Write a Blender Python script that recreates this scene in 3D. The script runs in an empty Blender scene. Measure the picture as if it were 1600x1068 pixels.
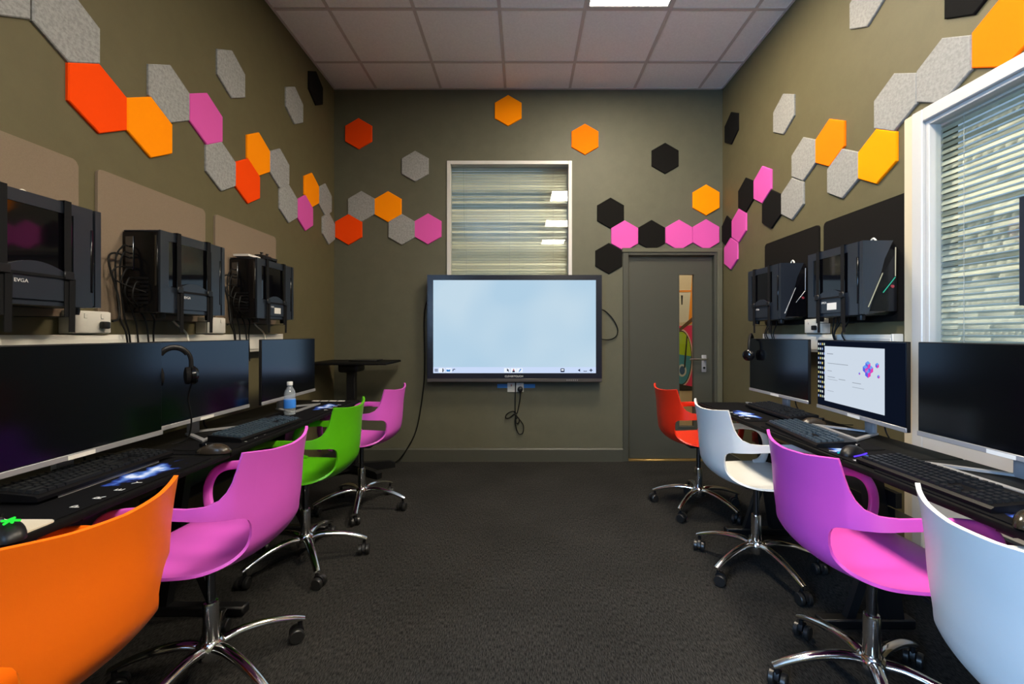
import bpy, bmesh, math, random
from mathutils import Vector, Matrix
random.seed(7)
PI = math.pi
scene = bpy.context.scene
COL = scene.collection

# ------------------------------------------------------------------ camera
CAM_Z = 1.19
cam_d = bpy.data.cameras.new('camera')
cam_d.sensor_width = 36.0
cam_d.lens = 683.0 / 1600.0 * 36.0
cam_d.shift_x = -18.0 / 1600.0
cam_d.shift_y = -13.0 / 1600.0
cam_d.clip_start = 0.05
cam = bpy.data.objects.new('camera', cam_d)
cam.location = (0, 0, CAM_Z)
cam.rotation_euler = (PI / 2, 0, 0)
COL.objects.link(cam)
scene.camera = cam

# ------------------------------------------------------------------ world, lights, exposure
PANEL_COL = (1.0, 0.87, 0.67)
PANEL_STRENGTH = 88.0
DAY_COL = (0.36, 0.60, 1.0)
DAY_POWER = 460.0
w = bpy.data.worlds.new('world'); scene.world = w
w.use_nodes = True
w.node_tree.nodes['Background'].inputs[0].default_value = (0.50, 0.72, 1.0, 1)
w.node_tree.nodes['Background'].inputs[1].default_value = 0.6
scene.view_settings.view_transform = 'Standard'
scene.view_settings.look = 'None'
scene.view_settings.exposure = 0.1
scene.view_settings.gamma = 1.0
scene.view_settings.use_curve_mapping = False

def area(name, loc, rot, sx, sy, power, col):
    l = bpy.data.lights.new(name, 'AREA'); l.shape = 'RECTANGLE'
    l.size = sx; l.size_y = sy; l.energy = power; l.color = col
    o = bpy.data.objects.new(name, l); o.location = loc; o.rotation_euler = rot
    COL.objects.link(o); return o

# room size (metres)
XL, XR, YB, YR, ZC = -1.768, 1.858, 4.08, -4.0, 3.466
WT = 0.2
# daylight outside the window of the left wall behind the camera
area('daylight', (XL - 0.25, -1.5, 1.75), (0, -PI / 2, 0), 1.5, 1.9, DAY_POWER, DAY_COL)

# ------------------------------------------------------------------ materials
MATS = {}
def mat(name, col, rough=0.5, metal=0.0, emit=None, es=0.0, spec=0.5, coat=0.0, noise=None, bump=None, sheen=0.0):
    """noise=(scale, second colour, contrast lo, hi); bump=(scale, strength, distance)"""
    if name in MATS: return MATS[name]
    m = bpy.data.materials.new(name); m.use_nodes = True
    nt = m.node_tree; b = nt.nodes['Principled BSDF']
    b.inputs['Base Color'].default_value = (*col, 1)
    b.inputs['Roughness'].default_value = rough
    b.inputs['Metallic'].default_value = metal
    b.inputs['Specular IOR Level'].default_value = spec
    b.inputs['Coat Weight'].default_value = coat
    b.inputs['Sheen Weight'].default_value = sheen
    if emit:
        b.inputs['Emission Color'].default_value = (*emit, 1)
        b.inputs['Emission Strength'].default_value = es
    if noise or bump:
        tc = nt.nodes.new('ShaderNodeTexCoord')
    if noise:
        n = nt.nodes.new('ShaderNodeTexNoise'); n.inputs['Scale'].default_value = noise[0]
        n.inputs['Detail'].default_value = 6; n.inputs['Roughness'].default_value = 0.7
        r = nt.nodes.new('ShaderNodeValToRGB')
        r.color_ramp.elements[0].position = noise[2]; r.color_ramp.elements[1].position = noise[3]
        r.color_ramp.elements[0].color = (*noise[1], 1); r.color_ramp.elements[1].color = (*col, 1)
        nt.links.new(tc.outputs['Object'], n.inputs['Vector'])
        nt.links.new(n.outputs['Fac'], r.inputs['Fac'])
        nt.links.new(r.outputs['Color'], b.inputs['Base Color'])
    if bump:
        n2 = nt.nodes.new('ShaderNodeTexNoise'); n2.inputs['Scale'].default_value = bump[0]
        n2.inputs['Detail'].default_value = 3
        bp = nt.nodes.new('ShaderNodeBump'); bp.inputs['Strength'].default_value = bump[1]
        bp.inputs['Distance'].default_value = bump[2]
        nt.links.new(tc.outputs['Object'], n2.inputs['Vector'])
        nt.links.new(n2.outputs['Fac'], bp.inputs['Height'])
        nt.links.new(bp.outputs['Normal'], b.inputs['Normal'])
    MATS[name] = m; return m

def emission(name, col, s):
    if name in MATS: return MATS[name]
    m = bpy.data.materials.new(name); m.use_nodes = True
    nt = m.node_tree; nt.nodes.clear()
    e = nt.nodes.new('ShaderNodeEmission'); e.inputs[0].default_value = (*col, 1); e.inputs[1].default_value = s
    o = nt.nodes.new('ShaderNodeOutputMaterial'); nt.links.new(e.outputs[0], o.inputs[0])
    MATS[name] = m; return m

def glass_mat(name, tint=(0.95, 0.97, 0.96)):
    if name in MATS: return MATS[name]
    m = bpy.data.materials.new(name); m.use_nodes = True
    nt = m.node_tree; nt.nodes.clear()
    t = nt.nodes.new('ShaderNodeBsdfTransparent'); t.inputs[0].default_value = (*tint, 1)
    g = nt.nodes.new('ShaderNodeBsdfGlossy'); g.inputs['Roughness'].default_value = 0.01
    f = nt.nodes.new('ShaderNodeFresnel'); f.inputs['IOR'].default_value = 1.5
    x = nt.nodes.new('ShaderNodeMixShader'); o = nt.nodes.new('ShaderNodeOutputMaterial')
    # same reflectance on both faces of the thin sheet (no internal total reflection)
    ge = nt.nodes.new('ShaderNodeNewGeometry'); mi = nt.nodes.new('ShaderNodeMix'); mi.data_type = 'FLOAT'
    mi.inputs[2].default_value = 1.5; mi.inputs[3].default_value = 1 / 1.5
    nt.links.new(ge.outputs['Backfacing'], mi.inputs[0]); nt.links.new(mi.outputs[0], f.inputs['IOR'])
    nt.links.new(f.outputs[0], x.inputs[0]); nt.links.new(t.outputs[0], x.inputs[1]); nt.links.new(g.outputs[0], x.inputs[2])
    nt.links.new(x.outputs[0], o.inputs[0])
    MATS[name] = m; return m

def slat_mat():
    if 'slat' in MATS: return MATS['slat']
    m = bpy.data.materials.new('slat'); m.use_nodes = True
    nt = m.node_tree; nt.nodes.clear()
    d = nt.nodes.new('ShaderNodeBsdfPrincipled'); d.inputs['Base Color'].default_value = (0.68, 0.64, 0.50, 1); d.inputs['Roughness'].default_value = 0.4
    t = nt.nodes.new('ShaderNodeBsdfTranslucent'); t.inputs[0].default_value = (0.7, 0.75, 0.72, 1)
    x = nt.nodes.new('ShaderNodeMixShader'); x.inputs[0].default_value = 0.2
    o = nt.nodes.new('ShaderNodeOutputMaterial')
    nt.links.new(d.outputs[0], x.inputs[1]); nt.links.new(t.outputs[0], x.inputs[2]); nt.links.new(x.outputs[0], o.inputs[0])
    MATS['slat'] = m; return m

def carpet_mat(name, ang):
    m = bpy.data.materials.new(name); m.use_nodes = True
    nt = m.node_tree; b = nt.nodes['Principled BSDF']
    b.inputs['Roughness'].default_value = 0.95; b.inputs['Specular IOR Level'].default_value = 0.1
    tc = nt.nodes.new('ShaderNodeTexCoord'); mp = nt.nodes.new('ShaderNodeMapping')
    geo = nt.nodes.new('ShaderNodeNewGeometry')
    mp.inputs['Rotation'].default_value = (0, 0, ang); mp.inputs['Scale'].default_value = (1.0, 0.2, 1.0)
    n = nt.nodes.new('ShaderNodeTexNoise'); n.inputs['Scale'].default_value = 260; n.inputs['Detail'].default_value = 3
    n.inputs['Roughness'].default_value = 0.65
    r = nt.nodes.new('ShaderNodeValToRGB')
    r.color_ramp.elements[0].position = 0.36; r.color_ramp.elements[0].color = (0.005, 0.005, 0.0052, 1)
    r.color_ramp.elements[1].position = 0.70; r.color_ramp.elements[1].color = (0.048, 0.046, 0.043, 1)
    big = nt.nodes.new('ShaderNodeTexNoise'); big.inputs['Scale'].default_value = 2.2; big.inputs['Detail'].default_value = 4
    mx = nt.nodes.new('ShaderNodeMix'); mx.data_type = 'RGBA'; mx.blend_type = 'MULTIPLY'
    rr = nt.nodes.new('ShaderNodeValToRGB')
    rr.color_ramp.elements[0].position = 0.3; rr.color_ramp.elements[0].color = (0.72, 0.72, 0.72, 1)
    rr.color_ramp.elements[1].position = 0.7
    bp = nt.nodes.new('ShaderNodeBump'); bp.inputs['Strength'].default_value = 0.35; bp.inputs['Distance'].default_value = 0.004
    L = nt.links.new
    L(geo.outputs['Position'], mp.inputs['Vector']); L(mp.outputs[0], n.inputs['Vector']); L(n.outputs['Fac'], r.inputs['Fac'])
    L(geo.outputs['Position'], big.inputs['Vector']); L(big.outputs['Fac'], rr.inputs['Fac'])
    mx.inputs[0].default_value = 1.0
    L(r.outputs['Color'], mx.inputs[6]); L(rr.outputs['Color'], mx.inputs[7]); L(mx.outputs[2], b.inputs['Base Color'])
    L(n.outputs['Fac'], bp.inputs['Height']); L(bp.outputs['Normal'], b.inputs['Normal'])
    MATS[name] = m; return m

def mat_print():
    """desk mat: black cloth with a printed blue-white nebula patch (flat print)"""
    if 'desk_mat_print' in MATS: return MATS['desk_mat_print']
    m = bpy.data.materials.new('desk_mat_print'); m.use_nodes = True
    nt = m.node_tree; b = nt.nodes['Principled BSDF']; b.inputs['Roughness'].default_value = 0.8; b.inputs['Specular IOR Level'].default_value = 0.08
    tc = nt.nodes.new('ShaderNodeTexCoord'); L = nt.links.new
    mp = nt.nodes.new('ShaderNodeMapping'); mp.inputs['Location'].default_value = (-0.13 / 0.16, 0.045 / 0.075, 0); mp.inputs['Scale'].default_value = (1 / 0.16, 1 / 0.075, 0)
    ln = nt.nodes.new('ShaderNodeVectorMath'); ln.operation = 'LENGTH'
    n = nt.nodes.new('ShaderNodeTexNoise'); n.inputs['Scale'].default_value = 16; n.inputs['Detail'].default_value = 6
    ma = nt.nodes.new('ShaderNodeMath'); ma.operation = 'SUBTRACT'
    mm = nt.nodes.new('ShaderNodeMath'); mm.operation = 'MULTIPLY'; mm.inputs[1].default_value = 0.42
    r = nt.nodes.new('ShaderNodeValToRGB'); e = r.color_ramp.elements
    e[0].position = 0.22; e[0].color = (0.0035, 0.0035, 0.0045, 1); e[1].position = 0.52; e[1].color = (0.65, 0.72, 0.9, 1)
    k = e.new(0.30); k.color = (0.02, 0.05, 0.30, 1); k2 = e.new(0.40); k2.color = (0.12, 0.25, 0.65, 1)
    L(tc.outputs['Object'], mp.inputs['Vector']); L(mp.outputs[0], ln.inputs[0]); L(tc.outputs['Object'], n.inputs['Vector'])
    L(ln.outputs['Value'], mm.inputs[0]); L(n.outputs['Fac'], ma.inputs[0]); L(mm.outputs[0], ma.inputs[1])
    L(ma.outputs[0], r.inputs['Fac']); L(r.outputs['Color'], b.inputs['Base Color'])
    MATS['desk_mat_print'] = m; return m

M_WALL = mat('wall_paint', (0.103, 0.088, 0.044), 0.6, spec=0.25, noise=(9, (0.094, 0.080, 0.040), 0.35, 0.65), bump=(240, 0.12, 0.002))
M_BWALL = mat('wall_paint_daylit', (0.094, 0.092, 0.063), 0.55, spec=0.25, noise=(9, (0.086, 0.084, 0.058), 0.35, 0.65), bump=(240, 0.12, 0.002))  # same paint as the side walls, bluish daylight mixed into its colour
M_DOOR = mat('door_paint', (0.052, 0.053, 0.042), 0.45, spec=0.3, bump=(120, 0.06, 0.002))
M_WHITE = mat('white_plastic', (0.62, 0.60, 0.55), 0.4)
M_FRAME = mat('window_frame_white', (0.48, 0.47, 0.45), 0.35)
M_TILE = mat('ceiling_tile', (0.90, 0.87, 0.85), 0.9, noise=(60, (0.83, 0.80, 0.78), 0.35, 0.6), bump=(160, 0.25, 0.003))
M_BAR = mat('ceiling_bar', (0.55, 0.49, 0.46), 0.6)
M_BLACK = mat('black_plastic', (0.005, 0.005, 0.006), 0.42, spec=0.35)
M_BLACKG = mat('black_gloss', (0.003, 0.003, 0.004), 0.14, spec=0.35)
M_CASE = mat('case_steel', (0.017, 0.022, 0.032), 0.30, metal=0.2, spec=0.6)
M_CASED = mat('case_rear', (0.005, 0.005, 0.006), 0.4, spec=0.3)
M_STRAP = mat('strap_webbing', (0.006, 0.006, 0.007), 0.85, spec=0.15)
M_CHROME = mat('chrome', (0.72, 0.71, 0.70), 0.13, metal=1.0)
M_DARKCH = mat('dark_steel', (0.16, 0.17, 0.19), 0.22, metal=1.0)
M_SILVER = mat('silver_plastic', (0.30, 0.30, 0.315), 0.35, metal=0.3)
M_SCREEN = mat('monitor_screen', (0.0015, 0.0015, 0.002), 0.16, spec=0.95)
M_SCREEN.node_tree.nodes['Principled BSDF'].inputs['Specular Tint'].default_value = (0.50, 0.70, 1.0, 1)   # bluish anti-glare coating
M_DESK = mat('desk_black', (0.005, 0.005, 0.005), 0.55, spec=0.10, noise=(60, (0.0035, 0.0035, 0.0035), 0.4, 0.6))
M_LEG = mat('desk_leg_black', (0.006, 0.006, 0.007), 0.4, spec=0.4)
M_KEY = mat('keycap', (0.007, 0.008, 0.010), 0.45, spec=0.2)
M_KEYB = mat('keyboard_body', (0.003, 0.003, 0.004), 0.4, spec=0.2)
M_CABLE = mat('cable_black', (0.004, 0.004, 0.004), 0.5, spec=0.2)
M_CABLEW = mat('cable_white', (0.62, 0.60, 0.55), 0.5)
M_LABEL = mat('sticker', (0.68, 0.66, 0.62), 0.6)
M_PRINT = mat('white_print', (0.60, 0.60, 0.60), 0.6)
M_BEIGE = mat('beige_fabric', (0.19, 0.140, 0.096), 0.95, noise=(300, (0.17, 0.125, 0.086), 0.4, 0.6), bump=(500, 0.2, 0.002))
M_DBROWN = mat('black_fabric', (0.009, 0.0075, 0.0065), 0.95, spec=0.08, noise=(300, (0.007, 0.006, 0.005), 0.4, 0.6))
M_GLASS = glass_mat('window_glass')
M_DGLASS = mat('dark_glass', (0.002, 0.002, 0.003), 0.05, spec=0.5)

FELT = {
 'grey': mat('felt_grey', (0.30, 0.30, 0.30), 0.95, noise=(70, (0.21, 0.21, 0.212), 0.38, 0.60), spec=0.08, bump=(320, 0.3, 0.002)),
 'light grey': mat('felt_light_grey', (0.27, 0.262, 0.245), 0.95, noise=(70, (0.21, 0.204, 0.19), 0.38, 0.58), spec=0.08, bump=(320, 0.3, 0.002)),
 'red-orange': mat('felt_red_orange', (0.85, 0.060, 0.002), 0.9, spec=0.08, bump=(320, 0.25, 0.002)),
 'orange': mat('felt_orange', (0.92, 0.17, 0.002), 0.9, spec=0.08, bump=(320, 0.25, 0.002)),
 'yellow': mat('felt_yellow', (0.95, 0.265, 0.001), 0.9, spec=0.08, bump=(320, 0.25, 0.002)),
 'pink': mat('felt_pink', (0.60, 0.085, 0.36), 0.9, spec=0.08, bump=(320, 0.25, 0.002)),
 'black': mat('felt_black', (0.007, 0.0065, 0.006), 0.95, spec=0.08, bump=(320, 0.25, 0.002)),
}

# ------------------------------------------------------------------ mesh builder
class MB:
    def __init__(s): s.bm = bmesh.new()
    def box(s, x0, x1, y0, y1, z0, z1, r=0.0, seg=2):
        vs = [s.bm.verts.new((x, y, z)) for x in (x0, x1) for y in (y0, y1) for z in (z0, z1)]
        F = [(0, 1, 3, 2), (4, 6, 7, 5), (0, 4, 5, 1), (2, 3, 7, 6), (0, 2, 6, 4), (1, 5, 7, 3)]
        fs = [s.bm.faces.new([vs[i] for i in f]) for f in F]
        if r > 0:
            es = list({e for f in fs for e in f.edges})
            bmesh.ops.bevel(s.bm, geom=es, offset=r, segments=seg, affect='EDGES', profile=0.5)
        return s
    def prism(s, pts, axis, a, b, r=0.0, seg=1):
        """closed polygon pts (p,q) extruded along axis from a to b; axis 'x':(y,z) 'y':(x,z) 'z':(x,y)"""
        def P(p, q, t): return {'x': (t, p, q), 'y': (p, t, q), 'z': (p, q, t)}[axis]
        A = [s.bm.verts.new(P(p, q, a)) for p, q in pts]; B = [s.bm.verts.new(P(p, q, b)) for p, q in pts]
        n = len(pts); fa = s.bm.faces.new(A); fb = s.bm.faces.new(B[::-1])
        fs = [fa, fb] + [s.bm.faces.new((A[i], B[i], B[(i + 1) % n], A[(i + 1) % n])) for i in range(n)]
        if r > 0:
            bmesh.ops.bevel(s.bm, geom=list(fa.edges), offset=r, segments=seg, affect='EDGES', profile=0.5)
        return s
    def cyl(s, p0, p1, r0, r1=None, n=16, cap=True):
        if r1 is None: r1 = r0
        return s.tube([p0, p1], [r0, r1], n, cap)
    def tube(s, pts, r, n=8, cap=True, squash=None):
        pts = [Vector(p) for p in pts]
        rs = r if isinstance(r, (list, tuple)) else [r] * len(pts)
        rings = []; up = None
        for i, p in enumerate(pts):
            t = (pts[min(i + 1, len(pts) - 1)] - pts[max(i - 1, 0)])
            if t.length < 1e-9: t = Vector((0, 0, 1))
            t.normalize()
            if up is None:
                up = Vector((0, 0, 1)) if abs(t.z) < 0.9 else Vector((1, 0, 0))
            u = up - t * up.dot(t)
            if u.length < 1e-6: u = t.orthogonal()
            u.normalize(); up = u; v = t.cross(u)
            q = squash or 1.0
            rings.append([s.bm.verts.new(p + (u * math.cos(2 * PI * k / n) * q + v * math.sin(2 * PI * k / n)) * rs[i]) for k in range(n)])
        for a, b in zip(rings, rings[1:]):
            for k in range(n): s.bm.faces.new((a[k], a[(k + 1) % n], b[(k + 1) % n], b[k]))
        if cap: s.bm.faces.new(rings[0][::-1]); s.bm.faces.new(rings[-1])
        return s
    def lathe(s, prof, c=(0, 0, 0), axis='z', n=24):
        rings = []
        for r, h in prof:
            ring = []
            for k in range(n):
                a = 2 * PI * k / n; x, y = r * math.cos(a), r * math.sin(a)
                p = {'z': (x, y, h), 'y': (x, h, y), 'x': (h, x, y)}[axis]
                ring.append(s.bm.verts.new((p[0] + c[0], p[1] + c[1], p[2] + c[2])))
            rings.append(ring)
        for a, b in zip(rings, rings[1:]):
            for k in range(n): s.bm.faces.new((a[k], a[(k + 1) % n], b[(k + 1) % n], b[k]))
        s.bm.faces.new(rings[0][::-1]); s.bm.faces.new(rings[-1])
        return s
    def mesh(s, name, material, smooth=True, ang=40):
        bmesh.ops.recalc_face_normals(s.bm, faces=s.bm.faces[:])
        me = bpy.data.meshes.new(name); s.bm.to_mesh(me); s.bm.free()
        if smooth:
            me.polygons.foreach_set('use_smooth', [True] * len(me.polygons))
            try: me.set_sharp_from_angle(angle=math.radians(ang))
            except Exception: pass
        if material: me.materials.append(material)
        return me
    def build(s, name, material, parent=None, smooth=True, ang=40):
        return link(name, s.mesh(name, material, smooth, ang), parent)

def link(name, me, parent=None, loc=None, rot=None):
    o = bpy.data.objects.new(name, me); COL.objects.link(o)
    if parent: o.parent = parent
    if loc: o.location = loc
    if rot: o.rotation_euler = rot
    return o
def tag(o, label, cat, group=None, kind=None):
    o['label'] = label; o['category'] = cat
    if group: o['group'] = group
    if kind: o['kind'] = kind
    return o
def thing(name, label, cat, loc=(0, 0, 0), rz=0.0, group=None, kind=None):
    o = bpy.data.objects.new(name, None); COL.objects.link(o); o.empty_display_size = 0.05
    o.location = loc; o.rotation_euler = (0, 0, rz)
    return tag(o, label, cat, group, kind)
def smooth_path(pts, n=6):
    pts = [Vector(p) for p in pts]; out = []
    P = [pts[0]] + pts + [pts[-1]]
    for i in range(1, len(P) - 2):
        for k in range(n):
            t = k / n; a, b, c, d = P[i - 1], P[i], P[i + 1], P[i + 2]
            out.append(0.5 * ((2 * b) + (c - a) * t + (2 * a - 5 * b + 4 * c - d) * t * t + (3 * b - a - 3 * c + d) * t ** 3))
    out.append(pts[-1]); return out
def cable(name, pts, r, material, parent=None, n=6):
    return MB().tube(smooth_path(pts), r, n).build(name, material, parent)
TXT = {}
def text_mesh(s, size, material, extrude=0.0003):
    k = (s, size, material.name)
    if k in TXT: return TXT[k]
    c = bpy.data.curves.new('t', 'FONT'); c.body = s; c.size = size; c.align_x = 'CENTER'; c.align_y = 'CENTER'; c.extrude = extrude
    o = bpy.data.objects.new('t', c); COL.objects.link(o)
    dg = bpy.context.evaluated_depsgraph_get(); dg.update()
    me = bpy.data.meshes.new_from_object(o.evaluated_get(dg))
    bpy.data.objects.remove(o); bpy.data.curves.remove(c)
    me.materials.clear(); me.materials.append(material); TXT[k] = me
    return me
LEFT, RIGHT = PI / 2, -PI / 2     # furniture frames: local -Y looks into the room from the left / right wall

# ------------------------------------------------------------------ room shell
def holes_wall(name, axis, a, b, u0, u1, z0, z1, holes, material, label):
    us = sorted({u0, u1, *[h[0] for h in holes], *[h[1] for h in holes]})
    zs = sorted({z0, z1, *[h[2] for h in holes], *[h[3] for h in holes]})
    m = MB()
    for i in range(len(us) - 1):
        for j in range(len(zs) - 1):
            uc, zc = (us[i] + us[i + 1]) / 2, (zs[j] + zs[j + 1]) / 2
            if any(h[0] < uc < h[1] and h[2] < zc < h[3] for h in holes): continue
            if axis == 'x': m.box(a, b, us[i], us[i + 1], zs[j], zs[j + 1])
            else: m.box(us[i], us[i + 1], a, b, zs[j], zs[j + 1])
    bmesh.ops.remove_doubles(m.bm, verts=m.bm.verts[:], dist=1e-5)
    # drop the faces shared by two neighbouring cells
    seen = {}
    for f in m.bm.faces: seen.setdefault(tuple(sorted(v.index for v in f.verts)), []).append(f)
    m.bm.verts.index_update(); seen = {}
    for f in m.bm.faces: seen.setdefault(tuple(sorted(v.index for v in f.verts)), []).append(f)
    dead = [f for fs in seen.values() if len(fs) > 1 for f in fs]
    bmesh.ops.delete(m.bm, geom=dead, context='FACES')
    return tag(m.build(name, material, smooth=False), label, 'wall', kind='structure')

BW = (-0.715, 0.452, 1.50, 2.80)       # window hole in the back wall (x0,x1,z0,z1)
DO = (0.955, 1.792, 0.0, 1.938)        # door hole
RW = (1.42, 2.07, 0.06, 2.225)         # glazing hole in the right wall (y0,y1,z0,z1)
LW = (-2.45, -0.55, 1.0, 2.5)          # window hole in the left wall, behind the camera
holes_wall('wall_back', 'y', YB, YB + WT, XL - WT, XR + WT, 0, ZC + 0.2, [BW, DO], M_BWALL, 'dark olive grey end wall behind the big screen')
holes_wall('wall_left', 'x', XL - WT, XL, YR, YB, 0, ZC + 0.2, [LW], M_WALL, 'dark olive wall on the left with computers strapped to it')
holes_wall('wall_right', 'x', XR, XR + WT, YR, YB, 0, ZC + 0.2, [RW], M_WALL, 'lit olive wall on the right with a blind-covered window')
holes_wall('wall_front', 'y', YR - WT, YR, XL - WT, XR + WT, 0, ZC + 0.2, [], M_WALL, 'olive wall behind the viewer')

# floor of carpet tiles
fl = tag(MB().box(XL - WT, XR + WT, YR - WT, YB + WT, -0.1, -0.006).build('floor', mat('floor_screed', (0.02, 0.02, 0.02), 0.9), smooth=False),
         'dark charcoal carpet tile floor', 'floor', kind='structure')
CM = [carpet_mat('carpet_along', 0.0), carpet_mat('carpet_across', PI / 2)]
TC = {}
y = YB; j = 0
while y > YR + 0.01:
    y0 = max(YR, y - 0.5); x = XL; i = 0
    while x < XR - 0.01:
        x1 = min(XR, x + 0.5)
        k = (round(x1 - x, 3), round(y - y0, 3), (i + j) % 2)
        if k not in TC: TC[k] = MB().box(-k[0] / 2, k[0] / 2, -k[1] / 2, k[1] / 2, -0.006, 0.0).mesh('carpet_tile', CM[k[2]], smooth=False)
        link('carpet_tile', TC[k], fl, ((x + x1) / 2, (y + y0) / 2, 0))
        x = x1; i += 1
    y = y0; j += 1

# ceiling of lay-in tiles with flush light panels
ce = tag(MB().box(XL - WT, XR + WT, YR - WT, YB + WT, ZC + 0.05, ZC + 0.2).build('ceiling', M_TILE, smooth=False),
         'suspended ceiling of square off-white tiles', 'ceiling', kind='structure')
xs = [XL] + [-1.37 + 0.6 * i for i in range(6)] + [XR]
ys = [YB, 3.67] + [3.07 - 0.6 * i for i in range(12)] + [YR]
LIGHT_CELLS = [(4, 2), (4, 5), (4, 8), (4, 11)]
TM = {}
for i in range(len(xs) - 1):
    for j in range(len(ys) - 1):
        if (i, j) in LIGHT_CELLS: continue
        a, b = xs[i + 1] - xs[i], ys[j] - ys[j + 1]
        k = (round(a, 3), round(b, 3))
        if k not in TM: TM[k] = MB().box(-a / 2 + 0.009, a / 2 - 0.009, -b / 2 + 0.009, b / 2 - 0.009, 0.004, 0.02, 0.003, 1).mesh('ceiling_tile', M_TILE, smooth=False)
        link('ceiling_tile', TM[k], ce, ((xs[i] + xs[i + 1]) / 2, (ys[j] + ys[j + 1]) / 2, ZC + random.uniform(-0.0015, 0.001)))
for x in xs[1:-1]:
    MB().box(x - 0.012, x + 0.012, YR, YB, ZC, ZC + 0.0035).box(x - 0.002, x + 0.002, YR, YB, ZC + 0.0035, ZC + 0.04).build('grid_bar', M_BAR, ce, smooth=False)
for yy in ys[1:-1]:
    MB().box(XL, XR, yy - 0.012, yy + 0.012, ZC - 0.0005, ZC + 0.003).build('grid_bar', M_BAR, ce, smooth=False)
for nm, (a0, a1, b0, b1) in (('edge_angle', (XL, XR, YB - 0.022, YB)), ('edge_angle', (XL, XL + 0.018, YR, YB)), ('edge_angle', (XR - 0.018, XR, YR, YB))):
    MB().box(a0, a1, b0, b1, ZC - 0.001, ZC + 0.003).build(nm, M_BAR, ce, smooth=False)
# chipped plaster bits along the ceiling edge above the door side
M_DIFF = emission('light_diffuser', PANEL_COL, PANEL_STRENGTH)
LL = ['square white ceiling light panel above the aisle near the screen wall', 'square ceiling light panel just in front of the viewer overhead',
      'square ceiling light panel just behind the viewer', 'square ceiling light panel farthest behind the viewer']
for n, (i, j) in enumerate(LIGHT_CELLS):
    t = thing('ceiling_light', LL[n], 'light', ((xs[i] + xs[i + 1]) / 2, (ys[j] + ys[j + 1]) / 2, ZC), group='ceiling light panels')
    f = MB()
    for bx in ((-0.288, 0.288, -0.288, -0.270), (-0.288, 0.288, 0.270, 0.288), (-0.288, -0.270, -0.270, 0.270), (0.270, 0.288, -0.270, 0.270)): f.box(*bx, 0.0, 0.03)
    f.build('frame', M_FRAME, t, smooth=False)
    MB().box(-0.270, 0.270, -0.270, 0.270, 0.006, 0.012).build('diffuser', M_DIFF, t, smooth=False)

# skirting boards
def skirting(name, m, label): tag(m.build(name, M_DOOR, smooth=False), label, 'baseboard', kind='structure')
m = MB().prism([(YB - 0.022, 0), (YB, 0), (YB, 0.125), (YB - 0.012, 0.125), (YB - 0.022, 0.112)], 'x', XL, 0.925)
skirting('baseboard_back', m, 'olive grey skirting board under the big screen')
skirting('baseboard_left', MB().box(XL, XL + 0.018, YR, YB - 0.022, 0, 0.12), 'olive grey skirting board under the left desks')
skirting('baseboard_right', MB().box(XR - 0.018, XR, 2.13, YB, 0, 0.12), 'olive grey skirting board under the right desks')

# ---- window in the back wall
def frame_xz(x0, x1, z0, z1, y0, y1, wd):
    return MB().box(x0, x0 + wd, y0, y1, z0, z1, 0.003, 1).box(x1 - wd, x1, y0, y1, z0, z1, 0.003, 1).box(x0 + wd, x1 - wd, y0, y1, z1 - wd, z1, 0.003, 1).box(x0 + wd, x1 - wd, y0, y1, z0, z0 + wd, 0.003, 1)
wn = thing('window_1', 'tall internal window with white frame above the big screen', 'window', (0, 0, 0), kind='structure')
frame_xz(BW[0], BW[1], BW[2], BW[3], YB - 0.012, YB + 0.07, 0.034).build('window_frame', M_FRAME, wn, smooth=False)
MB().box(BW[0] + 0.034, BW[1] - 0.034, YB + 0.03, YB + 0.036, BW[2] + 0.034, BW[3] - 0.034).build('pane', M_GLASS, wn, smooth=False)

def blind(label, rz, loc, W, top, bot, tilt, cords, pitch=0.0257):
    t = thing('venetian_blind', label, 'blind', loc, rz)
    MB().box(-W / 2, W / 2, -0.014, 0.014, top - 0.028, top, 0.003, 1).build('headrail', M_FRAME, t)
    # slat: shallow curved strip
    s = MB(); n = 4; hw = 0.0135; rows = []
    for q in range(n + 1):
        a = -hw + 2 * hw * q / n; c = 0.0022 * (1 - (a / hw) ** 2)
        yy, zz = a * math.cos(tilt) - c * math.sin(tilt), a * math.sin(tilt) + c * math.cos(tilt)
        rows.append([s.bm.verts.new((-W / 2 + 0.004, yy, zz)), s.bm.verts.new((W / 2 - 0.004, yy, zz))])
    for a, b in zip(rows, rows[1:]): s.bm.faces.new((a[0], a[1], b[1], b[0]))
    bmesh.ops.solidify(s.bm, geom=s.bm.faces[:], thickness=0.0005)
    me = s.mesh('slat', slat_mat())
    z = top - 0.042
    while z > bot + 0.02:
        o = link('slat', me, t, (0, random.uniform(-0.0006, 0.0006), z), (random.uniform(-0.012, 0.012), random.uniform(-0.0006, 0.0006), 0)); z -= pitch
    MB().box(-W / 2, W / 2, -0.012, 0.012, bot, bot + 0.014, 0.003, 1).build('bottom_rail', M_FRAME, t)
    for cx in cords:
        MB().cyl((cx * W / 2, -0.015, bot + 0.01), (cx * W / 2, -0.015, top - 0.02), 0.0012, n=5).build('ladder_cord', M_FRAME, t)
    return t
bl = blind('cream venetian blind in the window above the big screen', 0, ((BW[0] + BW[1]) / 2, YB + 0.095, 0), BW[1] - BW[0] - 0.02, BW[3] - 0.005, BW[2] + 0.04, math.radians(75), (-0.72, 0.0, 0.72))
MB().cyl((-0.43, -0.022, 2.1), (-0.44, -0.022, BW[3] - 0.03), 0.004, n=6).build('tilt_wand', M_GLASS, bl)

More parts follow.
